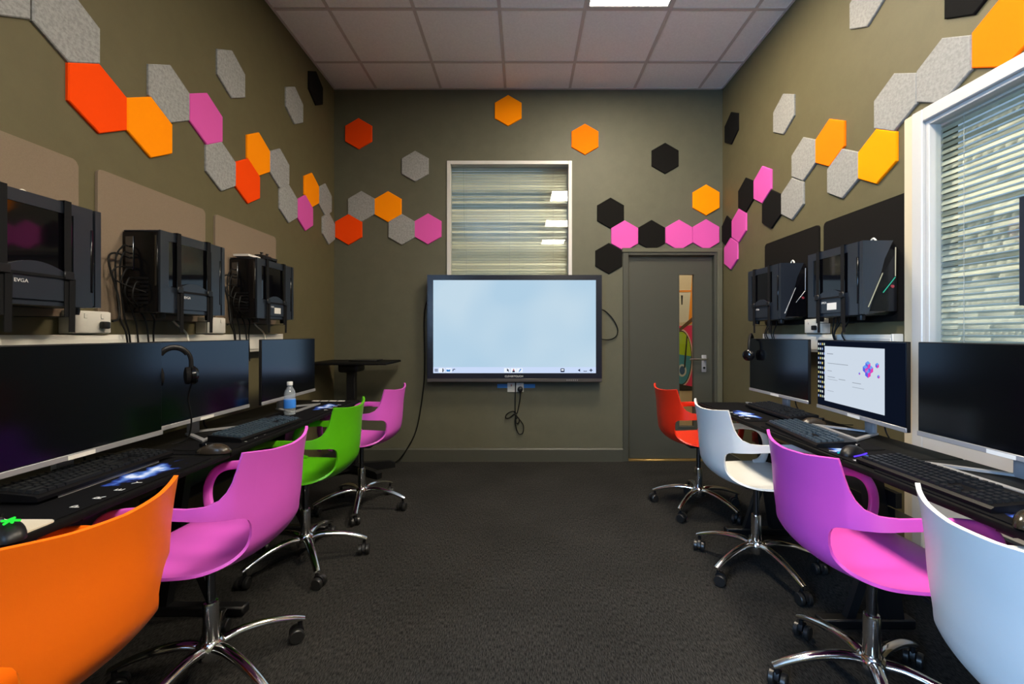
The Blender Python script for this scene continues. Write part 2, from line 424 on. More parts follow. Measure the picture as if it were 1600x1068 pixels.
# ---- glazing in the right wall
wn = thing('window_2', 'tall white-framed glazing beside the right-hand desks', 'window', kind='structure')
f = MB(); fx0, fx1 = XR - 0.022, XR + 0.08
for b in ((RW[0], RW[0] + 0.055, RW[2], RW[3]), (RW[1] - 0.055, RW[1], RW[2], RW[3]), (RW[0] + 0.055, RW[1] - 0.055, RW[3] - 0.06, RW[3]),
          (RW[0] + 0.055, RW[1] - 0.055, RW[2], RW[2] + 0.06), (RW[0] + 0.055, RW[1] - 0.055, 0.64, 0.73)):
    f.box(fx0, fx1, *b, 0.004, 1)
f.build('window_frame', M_FRAME, wn, smooth=False)
f = MB()
for b in ((RW[0] + 0.055, RW[0] + 0.075, 0.73, RW[3] - 0.06), (RW[1] - 0.075, RW[1] - 0.055, 0.73, RW[3] - 0.06), (RW[0] + 0.075, RW[1] - 0.075, 0.73, 0.752), (RW[0] + 0.075, RW[1] - 0.075, RW[3] - 0.08, RW[3] - 0.06)):
    f.box(XR - 0.006, XR + 0.05, *b, 0.002, 1)
f.build('glazing_bead', M_FRAME, wn, smooth=False)
MB().box(XR + 0.02, XR + 0.026, RW[0] + 0.07, RW[1] - 0.07, 0.745, RW[3] - 0.07).build('pane', M_GLASS, wn, smooth=False)
MB().box(XR + 0.015, XR + 0.035, RW[0] + 0.05, RW[1] - 0.05, RW[2] + 0.05, 0.645).build('lower_panel', M_FRAME, wn, smooth=False)
MB().box(XR - 0.014, XR, RW[1], RW[1] + 0.05, 0.06, RW[3] + 0.0, 0.004, 1).build('architrave', mat('cream_trim', (0.55, 0.47, 0.33), 0.45), wn, smooth=False)
blind('cream venetian blind in the glazing on the lit right wall', RIGHT, (XR + 0.062, (RW[0] + RW[1]) / 2, 0), RW[1] - RW[0] - 0.12, RW[3] - 0.062, 0.76, math.radians(63), (-0.55, 0.55))

# ---- window behind the camera in the left wall
wn = thing('window_3', 'white-framed window in the left wall behind the viewer', 'window', kind='structure')
f = MB()
for b in ((LW[0], LW[0] + 0.06, LW[2], LW[3]), (LW[1] - 0.06, LW[1], LW[2], LW[3]), (LW[0], LW[1], LW[3] - 0.06, LW[3]), (LW[0], LW[1], LW[2], LW[2] + 0.06), ((LW[0] + LW[1]) / 2 - 0.03, (LW[0] + LW[1]) / 2 + 0.03, LW[2], LW[3])):
    f.box(XL - 0.12, XL - 0.02, *b)
f.build('window_frame', M_FRAME, wn, smooth=False)
MB().box(XL - 0.08, XL - 0.074, LW[0] + 0.05, LW[1] - 0.05, LW[2] + 0.05, LW[3] - 0.05).build('pane', M_GLASS, wn, smooth=False)

# ---- door
dr = thing('door_1', 'olive grey door with a narrow glass strip and lever handle', 'door', kind='structure')
dy0, dy1 = YB + 0.028, YB + 0.068
vx0, vx1, vz0, vz1 = 1.462, 1.600, 0.32, 1.745
f = MB()
for b in ((0.983, vx0, 0.02, 1.912), (vx1, 1.772, 0.02, 1.912), (vx0, vx1, 0.02, vz0), (vx0, vx1, vz1, 1.912)):
    f.box(b[0], b[1], dy0, dy1, b[2], b[3])
bmesh.ops.remove_doubles(f.bm, verts=f.bm.verts[:], dist=1e-5)
f.build('leaf', M_DOOR, dr, smooth=False)
f = MB(); f.box(0.925, 0.978, YB - 0.016, YB + 0.11, 0, 1.965, 0.004, 1).box(1.777, 1.815, YB - 0.016, YB + 0.11, 0, 1.965, 0.004, 1).box(0.978, 1.777, YB - 0.016, YB + 0.11, 1.918, 1.965, 0.004, 1)
f.build('door_frame', M_DOOR, dr, smooth=False)
MB().box(1.80, 1.846, YB - 0.03, YB, 0, 1.975, 0.004, 1).box(0.915, 1.846, YB - 0.026, YB - 0.002, 1.945, 1.985, 0.004, 1).build('architrave', M_BWALL, dr, smooth=False)
f = MB()
for b in ((vx0 - 0.012, vx0, vz0 - 0.012, vz1 + 0.012), (vx1, vx1 + 0.012, vz0 - 0.012, vz1 + 0.012), (vx0, vx1, vz0 - 0.012, vz0), (vx0, vx1, vz1, vz1 + 0.012)):
    f.box(b[0], b[1], dy0 - 0.006, dy0, b[2], b[3])
f.build('glazing_bead', M_DOOR, dr, smooth=False)
MB().box(vx0, vx1, dy0 + 0.017, dy0 + 0.023, vz0, vz1).build('pane', M_GLASS, dr, smooth=False)
hd = MB().box(1.672, 1.716, dy0 - 0.008, dy0, 0.83, 0.99, 0.004, 2).build('handle_plate', M_SILVER, dr)
MB().tube(smooth_path([(1.694, dy0 - 0.004, 0.953), (1.694, dy0 - 0.05, 0.953), (1.68, dy0 - 0.058, 0.953), (1.60, dy0 - 0.06, 0.952), (1.545, dy0 - 0.056, 0.951)]), 0.0095, 10).build('lever', M_CHROME, hd)
MB().cyl((1.694, dy0 - 0.010, 0.87), (1.694, dy0, 0.87), 0.011).build('keyhole', M_DARKCH, hd)
MB().box(0.978, 1.777, YB - 0.004, YB + 0.07, 0, 0.016, 0.003, 1).build('threshold', mat('brass', (0.45, 0.30, 0.10), 0.4, metal=0.8), dr)

# corridor seen through the glass strip
CY = 5.6
CW = mat('corridor_paint', (0.62, 0.52, 0.36), 0.7)
cw = MB().box(0.2, 3.4, CY, CY + 0.1, 0, 2.8)
tag(cw.build('wall_corridor', CW, smooth=False), 'cream corridor wall behind the door', 'wall', kind='structure')
tag(MB().box(0.2, 0.3, YB + WT, CY, 0, 2.8).box(3.3, 3.4, YB + WT, CY, 0, 2.8).box(2.058, 3.4, YB + WT - 0.1, YB + WT, 0, 2.8).build('wall_corridor_end', CW, smooth=False), 'cream end walls of the corridor behind the door', 'wall', kind='structure')
tag(MB().box(0.2, 3.4, YB + WT, CY, 2.8, 2.9).build('ceiling_corridor', CW, smooth=False), 'corridor ceiling behind the door', 'ceiling', kind='structure')
tag(MB().box(0.2, 3.4, YB + WT, CY, -0.1, 0).build('floor_corridor', CW, smooth=False), 'pale corridor floor behind the door', 'floor', kind='structure')
ct = thing('corridor_fill_light', 'unseen ceiling light added to light the corridor behind the door', 'light', (1.8, 4.95, 2.8))  # lamp out of view, added so the mural beyond the door is lit
MB().box(-0.6, 0.6, -0.1, 0.1, -0.03, 0.0, 0.004, 1).build('frame', M_FRAME, ct)
MB().box(-0.58, 0.58, -0.08, 0.08, -0.034, -0.030).build('diffuser', emission('corridor_fill', (1.0, 0.85, 0.62), 30.0), ct, smooth=False)
mu = thing('wall_mural', 'bright spray-painted mural seen through the glass strip of the door', 'mural', (2.05, CY, 0))
def flat(name, pts, d, col, pname):
    MB().prism(pts, 'y', -d, 0.0).build(name, mat(pname, col, 0.6), mu, smooth=False)
def ell(cx, cz, rx, rz, n=32, a0=0, a1=2 * PI): return [(cx + rx * math.cos(a0 + (a1 - a0) * k / n), cz + rz * math.sin(a0 + (a1 - a0) * k / n)) for k in range(n)]
flat('paint_field', [(-0.6, 0.46), (0.9, 0.46), (0.9, 1.35), (-0.6, 1.25)], 0.002, (0.80, 0.03, 0.14), 'paint_pink')
flat('paint_field', [(-0.6, 1.28), (0.9, 1.42), (0.9, 1.78), (-0.6, 1.74)], 0.002, (0.70, 0.68, 0.58), 'paint_white')
flat('paint_field', [(0.06, 1.30), (0.30, 1.42), (0.34, 1.95), (0.11, 1.95), (0.08, 1.6)], 0.003, (0.90, 0.33, 0.02), 'paint_orange')
flat('paint_line', [(-0.10, 1.22), (-0.08, 1.19), (0.13, 1.36), (0.12, 1.41)], 0.005, (0.12, 0.06, 0.03), 'paint_brown')
flat('paint_line', [(-0.10, 1.72), (-0.10, 1.745), (0.14, 1.75), (0.14, 1.725)], 0.005, (0.75, 0.25, 0.03), 'paint_rust')
flat('paint_ring', ell(-0.03, 0.88, 0.150, 0.37), 0.003, (0.80, 0.55, 0.50), 'paint_pale_pink')
flat('paint_ring', ell(-0.03, 0.88, 0.136, 0.35), 0.004, (0.01, 0.01, 0.01), 'paint_black')
flat('paint_oval', ell(-0.03, 0.88, 0.124, 0.335), 0.005, (0.05, 0.28, 0.40), 'paint_blue')
flat('paint_oval', ell(-0.03, 0.90, 0.124, 0.315, 24, 0.0, PI) , 0.006, (0.40, 0.62, 0.02), 'paint_green')
flat('paint_oval', ell(-0.02, 0.72, 0.055, 0.08), 0.007, (0.55, 0.62, 0.62), 'paint_pale_blue')
flat('paint_oval', ell(-0.02, 0.72, 0.035, 0.055), 0.008, (0.03, 0.10, 0.22), 'paint_navy')
flat('paint_line', [(0.00, 0.75), (0.02, 0.75), (0.05, 1.16), (0.035, 1.16)], 0.008, (0.01, 0.01, 0.01), 'paint_black')
flat('paint_line', [(-0.6, 0.46), (0.9, 0.46), (0.9, 0.53), (0.2, 0.50), (-0.1, 0.55), (-0.6, 0.52)], 0.006, (0.01, 0.01, 0.01), 'paint_black')
flat('paint_mark', [(-0.03, 1.56), (-0.015, 1.56), (-0.01, 1.68), (-0.035, 1.68)], 0.005, (0.03, 0.03, 0.03), 'paint_black')
flat('paint_field', ell(0.5, 0.9, 0.22, 0.3), 0.004, (0.90, 0.33, 0.02), 'paint_orange')

# ------------------------------------------------------------------ felt hexagons
HR = 0.1446
HX = {}
def hexagon(color, loc, rz, label, sx=1.0):
    if color not in HX:
        HX[color] = MB().prism([(HR * math.sin(PI / 3 * k), HR * math.cos(PI / 3 * k)) for k in range(6)], 'y', -0.013, 0.0, 0.004, 1).mesh('felt_hexagon', FELT[color], smooth=False)
    o = link('felt_hexagon', HX[color], None, loc, (0, 0, rz))
    if sx != 1.0: o.scale.x = sx
    return tag(o, label, 'wall tile', 'felt hexagons on the walls')
def bpx(px, py): return ((px - 818) * (YB - 0.0065) / 683, CAM_Z - (py - 521) * (YB - 0.0065) / 683)
for c, px, py, lb in [
    ('red-orange', 560.4, 208.8, 'red-orange felt hexagon alone high on the screen wall near its left corner'),
    ('yellow', 794, 172.8, 'yellow felt hexagon highest on the screen wall, just under the ceiling'),
    ('orange', 914, 217.6, 'bright orange felt hexagon alone just right of the screen-wall window top'),
    ('grey', 648.8, 259.6, 'grey felt hexagon alone just left of the screen-wall window'),
    ('black', 1039.2, 247.2, 'black felt hexagon alone high above the door'),
    ('grey', 564.8, 322.4, 'grey felt hexagon left of the yellow one in the cluster left of the window'),
    ('yellow', 606.4, 322.8, 'yellow felt hexagon in the small cluster left of the screen-wall window'),
    ('red-orange', 544.8, 358.4, 'red-orange felt hexagon touching the left corner of the screen wall'),
    ('grey', 628, 358.4, 'grey felt hexagon touching the pink one left of the window'),
    ('pink', 668.8, 357.6, 'pink felt hexagon closest to the window on its left side'),
    ('black', 954, 332.8, 'black felt hexagon just above the first pink one right of the window'),
    ('pink', 976, 368.4, 'leftmost pink felt hexagon above the door'),
    ('black', 1018, 367.6, 'black felt hexagon between two pink ones above the door'),
    ('pink', 1060.8, 367.2, 'middle pink felt hexagon of the row above the door'),
    ('pink', 1103, 366.6, 'pink felt hexagon above the door, touching the right corner'),
    ('yellow', 1103.2, 312.4, 'yellow felt hexagon above the pink pair by the right corner of the screen wall'),
    ('black', 951.2, 403.6, 'black felt hexagon at the top left corner of the door frame'),
]:
    x, z = bpx(px, py); hexagon(c, (x, YB, z), 0, lb)
zu, zl = 2.382, 2.163
for c, yy, z, lb in [
    ('grey', 1.433, zu, 'large grey felt hexagon cut by the top left corner of the picture'),
    ('grey', 1.690, zu, 'large grey felt hexagon directly above the nearest red-orange one on the left wall'),
    ('red-orange', 1.812, zl, 'nearest red-orange felt hexagon on the left wall'),
    ('yellow', 2.063, zl, 'nearest yellow felt hexagon on the left wall'),
    ('grey', 2.175, zu, 'grey felt hexagon between the nearest yellow and the nearest pink on the left wall'),
    ('pink', 2.428, zu, 'nearest pink felt hexagon on the left wall'),
    ('grey', 2.545, zl, 'grey felt hexagon below the nearest pink one on the left wall'),
    ('red-orange', 2.790, zl, 'second red-orange felt hexagon along the left wall'),
    ('yellow', 2.905, zu, 'second yellow felt hexagon along the left wall'),
    ('grey', 3.155, zu, 'grey felt hexagon right of the second yellow one on the left wall'),
    ('grey', 3.275, zl, 'grey felt hexagon left of the second pink one on the left wall'),
    ('pink', 3.525, zl, 'farther pink felt hexagon on the left wall'),
    ('yellow', 3.632, zu, 'farthest yellow felt hexagon on the left wall'),
    ('grey', 3.880, zu - 0.005, 'farthest upper grey felt hexagon of the chain on the left wall'),
    ('grey', 3.950, zl - 0.024, 'grey felt hexagon in the corner at the end of the left wall'),
    ('grey', 2.635, 2.752, 'grey felt hexagon alone above the pink one on the left wall'),
    ('grey', 3.360, 2.943, 'smaller-looking grey felt hexagon alone high on the left wall'),
    ('black', 3.705, 3.268, 'black felt hexagon under the ceiling at the far end of the left wall'),
]: hexagon(c, (XL, yy, z), LEFT, lb)
zu, zl = 2.343, 2.118
for c, yy, z, lb, sx in [
    ('light grey', 2.352, 2.985, 'light grey felt hexagon cut by the top edge above the right wall chain', 1),
    ('black', 1.795, 2.643, 'black felt hexagon at the top of the right wall beside the big orange one', 1),
    ('orange', 1.677, 2.356, 'large orange felt hexagon at the top right corner of the picture', 1),
    ('light grey', 1.930, 2.350, 'large light grey felt hexagon touching the big orange one above the blind window', 1),
    ('light grey', 2.180, zu, 'light grey felt hexagon directly above the yellow one on the right wall', 1),
    ('yellow', 2.290, zl, 'yellow felt hexagon on the right wall', 1),
    ('light grey', 2.535, zl, 'light grey felt hexagon left of the yellow one on the right wall', 1),
    ('orange', 2.642, zu, 'smaller orange felt hexagon in the middle of the right wall chain', 1),
    ('light grey', 2.888, zu, 'light grey felt hexagon left of the smaller orange one on the right wall', 1),
    ('light grey', 3.010, zl, 'light grey felt hexagon right of a black one low in the right wall chain', 1),
    ('black', 3.262, zl, 'black felt hexagon below the upper pink one on the right wall', 1),
    ('pink', 3.385, zu, 'upper pink felt hexagon between black ones on the right wall', 1),
    ('black', 3.638, zu, 'black felt hexagon left of the upper pink one on the right wall', 1),
    ('pink', 3.755, zl, 'middle pink felt hexagon near the far end of the right wall', 1),
    ('black', 3.975, zl, 'narrow black felt hexagon in the far corner of the right wall', 0.76),
    ('pink', 3.900, zl - 0.212, 'lowest pink felt hexagon beside the door on the right wall', 1),
    ('light grey', 3.110, 2.752, 'light grey felt hexagon alone on the right wall', 1),
    ('black', 3.892, 3.018, 'black felt hexagon alone high in the far corner of the right wall', 1),
]: hexagon(c, (XR, yy, z), RIGHT, lb, sx)

# ------------------------------------------------------------------ fabric panels and trunking
def rrect(w, h, r, n=5):
    pts = []
    for cx, cz, a in ((w / 2 - r, h / 2 - r, 0), (-w / 2 + r, h / 2 - r, PI / 2), (-w / 2 + r, -h / 2 + r, PI), (w / 2 - r, -h / 2 + r, 1.5 * PI)):
        for k in range(n + 1): pts.append((cx + r * math.cos(a + PI / 2 * k / n), cz + r * math.sin(a + PI / 2 * k / n)))
    return pts
for x, yy, rz, mt, lb in [
    (XL, 1.42, LEFT, M_BEIGE, 'beige fabric wall panel at the left edge of the picture'),
    (XL, 2.108, LEFT, M_BEIGE, 'beige fabric wall panel in the middle of the left wall'),
    (XL, 2.796, LEFT, M_BEIGE, 'beige fabric wall panel farthest along the left wall'),
    (XR, 1.10, RIGHT, M_DBROWN, 'black fabric wall panel beyond the glazing at the right edge'),
    (XR, 2.384, RIGHT, M_DBROWN, 'black fabric wall panel next to the right-hand glazing'),
    (XR, 3.040, RIGHT, M_DBROWN, 'black fabric wall panel farthest along the right wall')]:
    o = MB().prism(rrect(0.61, 0.62, 0.022), 'y', -0.012, 0.0, 0.002, 1).build('fabric_panel', mt)
    o.location = (x, yy, 1.562); o.rotation_euler = (0, 0, rz)
    tag(o, lb, 'panel', 'fabric panels behind the computers')
def trunking(name, x, y0, y1, s, label):
    t = thing(name, label, 'trunking', kind='structure')
    xa, xb = (x, x + 0.05) if s > 0 else (x - 0.05, x)
    MB().box(xa, xb, y0, y1, 1.075, 1.186, 0.005, 2).build('trunking_body', M_WHITE, t)
    MB().box(xa - (0.004 if s < 0 else -0.05 + 0.0), xb + 0.004 if s > 0 else xa, y0 + 0.01, y1 - 0.01, 1.092, 1.168, 0.001, 1).build('trunking_cover', M_WHITE, t)
    MB().box(xa - 0.002, xb + 0.002, y1 - 0.012, y1 + 0.002, 1.072, 1.189, 0.003, 1).build('end_cap', M_WHITE, t)
    MB().box(xa - 0.002, xb + 0.002, y0 - 0.002, y0 + 0.012, 1.072, 1.189, 0.003, 1).build('end_cap', M_WHITE, t)
trunking('trim_1', XL, 0.2, 3.12, 1, 'white cable trunking along the left wall above the monitors')
trunking('trim_2', XR, 2.14, 3.30, -1, 'white cable trunking along the right wall above the monitors')

def wall_box(label, x, yy, z, rz, w=0.15, d=0.055, h=0.09, plug=True):
    t = thing('socket_box', label, 'socket', (x, yy, z), rz)
    MB().box(-w / 2, w / 2, -d, 0, -h / 2, h / 2, 0.004, 2).build('back_box', M_WHITE, t)
    MB().box(-w / 2 + 0.003, w / 2 - 0.003, -d - 0.008, -d, -h / 2 + 0.003, h / 2 - 0.003, 0.003, 2).build('face_plate', M_WHITE, t)
    for k in (-1, 1):
        MB().box(k * 0.034 - 0.006, k * 0.034 + 0.006, -d - 0.011, -d - 0.008, 0.015, 0.035, 0.001, 1).build('switch', M_WHITE, t)
    if plug:
        p = MB().box(0.020, 0.050, -d - 0.030, -d - 0.008, -0.026, 0.004, 0.006, 2).build('plug', M_BLACK, t)
    return t
wall_box('white double socket box under the nearest left computer', XL, 1.735, 1.235, LEFT)
wall_box('white double socket box between the two left computers farther along', XL, 2.43, 1.235, LEFT, plug=False)
wall_box('white socket box with a black plug between the two right computers', XR, 2.72, 1.237, RIGHT)
# ------------------------------------------------------------------ desktop computers strapped to the panels
PCL, PCH = 0.40, 0.375
def computer(label, x, yy, rz, T, front_lit=True, rear_cables=True, sticker=False, glow=False):
    """local: length X (+X is the front), -Y faces the room, wall side at y=0"""
    t = thing('desktop_computer', label, 'computer', (x, yy, 1.27), rz, 'computers strapped to the wall panels')
    h = PCL / 2
    MB().box(-h, h - 0.03, -T + 0.008, 0, 0.012, PCH - 0.008, 0.004, 2).build('body', M_CASED, t)
    # side panel with a cut-out for the glass
    wx0, wx1, wz0, wz1 = -0.155, 0.112, 0.13, 0.335
    f = MB()
    for b in ((-h, wx0, 0.014, PCH), (wx1, h - 0.02, 0.014, PCH), (wx0, wx1, 0.014, wz0), (wx0, wx1, wz1, PCH)):
        f.box(b[0], b[1], -T, -T + 0.008, b[2], b[3])
    bmesh.ops.remove_doubles(f.bm, verts=f.bm.verts[:], dist=1e-5)
    f.build('side_panel', M_CASE, t, smooth=False)
    MB().box(wx0, wx1, -T + 0.003, -T + 0.0045, wz0, wz1).build('side_glass', M_DGLASS, t, smooth=False)
    MB().box(-h, h - 0.03, -T + 0.008, -0.004, PCH - 0.008, PCH, 0.003, 1).build('top_panel', M_CASE, t)
    # arched cover over the lower half of the glass
    arc = [(-0.115, 0.03)] + [(-0.115 + 0.205 * k / 12, 0.125 + 0.032 * math.sin(PI * k / 12)) for k in range(13)] + [(0.09, 0.03)]
    hm = MB().prism(arc, 'y', -T - 0.006, -T, 0.002, 1).build('shroud', M_CASE, t)
    lg = link('lettering', text_mesh('EVGA', 0.016, M_PRINT), hm, (-0.055, -T - 0.0065, 0.088), (PI / 2, 0, 0)); lg['label'] = 'small white brand lettering'
    if sticker: MB().box(-0.03, 0.04, -T - 0.0075, -T - 0.006, 0.048, 0.085).build('sticker', M_LABEL, hm, smooth=False)
    # front with facets
    fp = [(-T, 0.014), (-0.004, 0.014), (-0.004, PCH), (-T, PCH)]
    fr = MB()
    a = [(-T, 0.014), (-0.004, 0.014), (-0.004, PCH), (-T, PCH)]
    A = [fr.bm.verts.new((h - 0.03, p, q)) for p, q in a]
    mid = [(-T * 0.98, 0.03), (-0.03, 0.03), (-0.03, PCH - 0.05), (-T * 0.62, PCH - 0.02)]
    B = [fr.bm.verts.new((h + e, p, q)) for (p, q), e in zip(mid, (0.0, 0.018, 0.018, -0.005))]
    fr.bm.faces.new(A[::-1]); fr.bm.faces.new(B)
    for k in range(4): fr.bm.faces.new((A[k], A[(k + 1) % 4], B[(k + 1) % 4], B[k]))
    fo = fr.build('front_panel', M_BLACKG, t, smooth=False)
    # raised facet wedge and light strips on the front
    wd = MB().prism([(-T, 0.016), (-T * 0.86, 0.016), (-T * 0.52, PCH * 0.60), (-T * 0.44, PCH - 0.09), (-T * 0.22, PCH), (-T, PCH)], 'x', h - 0.01, h + 0.012, 0.0).build('front_facet', M_CASE, fo, smooth=False)
    def strip(p, q, c, nm, s):
        MB().cyl((h + 0.017, *p), (h + 0.019, *q), 0.0022, n=6).build('light_strip', emission(nm, c, s) if glow else M_SILVER, fo)
    strip((-T * 0.88, 0.05), (-T * 0.52, 0.215), (0.7, 0.7, 0.5), 'strip_white', 0.6)
    strip((-T * 0.50, 0.12), (-T * 0.20, 0.195), (0.05, 0.5, 0.35), 'strip_green', 0.9)
    strip((-T * 0.19, 0.20), (-T * 0.19, 0.34), (0.8, 0.75, 0.55), 'strip_cream', 0.6)
    MB().cyl((h + 0.016, -T * 0.27, 0.15), (h + 0.021, -T * 0.27, 0.15), 0.008, n=14).build('power_button', mat('button_red', (0.25, 0.03, 0.04), 0.4), fo)
    # rear
    MB().box(-h - 0.004, -h, -T + 0.01, -0.006, 0.016, PCH - 0.01, 0.001, 1).build('rear_plate', M_BLACKG, t)
    rs = MB()
    for k in range(7): rs.box(-h - 0.007, -h - 0.004, -T + 0.05, -0.03, 0.05 + k * 0.018, 0.06 + k * 0.018)
    rs.build('slot_covers', M_CASED, t, smooth=False)
    MB().box(-h - 0.008, -h - 0.004, -0.055, -0.02, 0.20, 0.345, 0.001, 1).build('port_plate', M_DARKCH, t)
    MB().box(-h - 0.006, -h - 0.004, -T + 0.012, -T + 0.02, 0.13, 0.35).build('rear_rail', M_DARKCH, t)
    # handle on the far edge and feet
    MB().box(h - 0.028, h - 0.018, -T - 0.003, -T + 0.004, 0.07, 0.30, 0.002, 1).build('side_grip', M_BLACKG, t)
    for k in (-1, 1):
        MB().lathe([(0.016, -0.012), (0.018, 0.0), (0.018, 0.014)], (k * 0.15, -T + 0.04, 0), n=14).build('foot', M_BLACK, t)
    # straps
    for sx in (-0.105, 0.085):
        s = MB(); w = 0.0115
        s.box(sx - w, sx + w, -T - 0.0085, -T - 0.0065, -0.02, PCH + 0.004).box(sx - w, sx + w, -T - 0.0085, 0, PCH + 0.0022, PCH + 0.0042).box(sx - w, sx + w, -T - 0.0085, 0, -0.022, -0.02)
        so = s.build('strap', M_STRAP, t, smooth=False)
        MB().box(sx - 0.017, sx + 0.017, -T - 0.016, -T - 0.008, 0.105, 0.135, 0.003, 1).build('buckle', M_BLACK, so)
        tl = MB(); tl.prism([(-T - 0.013, 0.11), (-T - 0.011, 0.11), (-T + 0.0 - 0.008, -0.075), (-T - 0.010, -0.075)], 'x', sx + 0.002, sx + 0.022)
        tl.build('strap_tail', M_STRAP, so, smooth=False)
    MB().box(-0.105, 0.085, -T - 0.011, -T - 0.0085, 0.108, 0.117).build('cross_strap', M_STRAP, t, smooth=False)
    hk = smooth_path([(0.07, -0.03, PCH), (0.062, -0.03, PCH + 0.018), (0.075, -0.03, PCH + 0.03), (0.09, -0.03, PCH + 0.018), (0.085, -0.03, PCH)])
    MB().tube([Vector((0.077 + (p.x - 0.077) * 1.2, p.y, PCH + (p.z - PCH) * 1.3)) for p in hk], 0.0045, 6).build('strap_hook', M_WHITE, t)
    # cables
    if rear_cables:
        def rc(y0, z0, dx, x1, y1): cable('cable', [(-h - 0.006, y0, z0), (-h - 0.04, y0 - 0.004, z0 - 0.005), (-h - dx, y0, z0 - 0.08), (x1 - 0.02, (y0 + y1) / 2, 0.0), (x1, y1, -0.09), (x1 + 0.01, y1, -0.25)], 0.0035, M_CABLE, t)
        for a in ((-0.04, 0.27, 0.055, -h - 0.02, -0.05), (-0.035, 0.30, 0.07, -h - 0.045, -0.06), (-0.06, 0.16, 0.05, -h + 0.05, -0.07), (-0.05, 0.20, 0.06, -h + 0.02, -0.05), (-0.09, 0.14, 0.045, -h + 0.09, -0.06)): rc(*a)
        cable('cable', [(-h - 0.006, -0.04, 0.25), (-h - 0.07, -0.03, 0.26), (-h - 0.10, -0.035, 0.22), (-h - 0.075, -0.05, 0.08), (-h - 0.085, -0.065, -0.01), (-h - 0.12, -0.07, -0.03)], 0.004, M_CABLE, t)
        cable('cable', [(-h - 0.006, -0.11, 0.10), (-h - 0.06, -0.06, 0.13), (-h - 0.09, -0.04, 0.16), (-h - 0.07, -0.04, 0.20), (-h - 0.01, -0.05, 0.21)], 0.003, M_CABLE, t)
    else:
        for dx in (-0.17, -0.14, -0.12, -0.06):
            cable('cable', [(dx, -0.06, 0.02), (dx + 0.004, -0.065, -0.02), (dx + random.uniform(-0.03, 0.03), -0.075, -0.09), (dx + random.uniform(0.0, 0.07), -0.06, -0.19), (dx + 0.05, -0.08, -0.26)], 0.0035, M_CABLE, t)
    return t
computer('black tower computer strapped to the wall at the left edge of the picture', XL + 0.012, 1.432, LEFT, 0.167)
computer('black tower computer strapped to the middle panel of the left wall', XL + 0.012, 2.113, LEFT, 0.167)
computer('black tower computer with clutter on top, farthest on the left wall', XL + 0.012, 2.808, LEFT, 0.167, sticker=True)
p1 = computer('black tower computer with coloured light strips on the right wall by the glazing', XR - 0.012, 2.345, RIGHT, 0.190, rear_cables=False, sticker=True, glow=True)
computer('dark tower computer farthest along the right wall above the headphones', XR - 0.012, 3.025, RIGHT, 0.190, rear_cables=False)
computer('black tower computer cut by the right edge of the picture', XR - 0.012, 1.26, RIGHT, 0.190, rear_cables=False)
fan = MB().lathe([(0.010, -0.186), (0.030, -0.186), (0.030, -0.1855), (0.010, -0.1855)], (0.035, 0, 0.255), axis='y', n=24)
fan.build('fan_glow', emission('fan_green', (0.12, 0.75, 0.18), 0.8), p1)
# clutter on the far left computer
cl = thing('game_controller', 'black controller lying on top of the far left computer', 'controller', (XL + 0.10, 2.80, 1.655), LEFT)
MB().tube(smooth_path([(-0.07, -0.05, 0.010), (-0.05, -0.01, 0.02), (0, 0.01, 0.022), (0.05, -0.01, 0.02), (0.07, -0.05, 0.010)]), [0.012] * 25, 10).build('grip', M_BLACK, cl)
MB().box(-0.055, 0.055, -0.03, 0.03, 0.004, 0.036, 0.012, 3).build('body', M_BLACK, cl)
for k in (-0.03, 0.03): MB().lathe([(0.008, 0.034), (0.006, 0.042), (0.010, 0.046), (0.009, 0.05)], (k, -0.008, 0), n=12).build('thumb_stick', M_BLACK, cl)
pp = MB().prism(rrect(0.10, 0.12, 0.008), 'z', 0, 0.012, 0.002, 1).build('paper_pad', M_LABEL); pp.location = (XL + 0.085, 2.66, 1.652)
tag(pp, 'white paper pad on top of the far left computer', 'paper')
# white cord runs below the left computers
for yy, lb in ((1.40, 'white cord hanging under the nearest left computer'), (2.20, 'white cord hanging under the middle left computer'), (2.86, 'white cord hanging under the far left computer')):
    tag(cable('cord', [(XL + 0.02, yy - 0.02, 1.255), (XL + 0.03, yy - 0.01, 1.235), (XL + 0.065, yy + 0.015, 1.18), (XL + 0.07, yy + 0.02, 1.06)], 0.005, M_CABLEW), lb, 'cord')

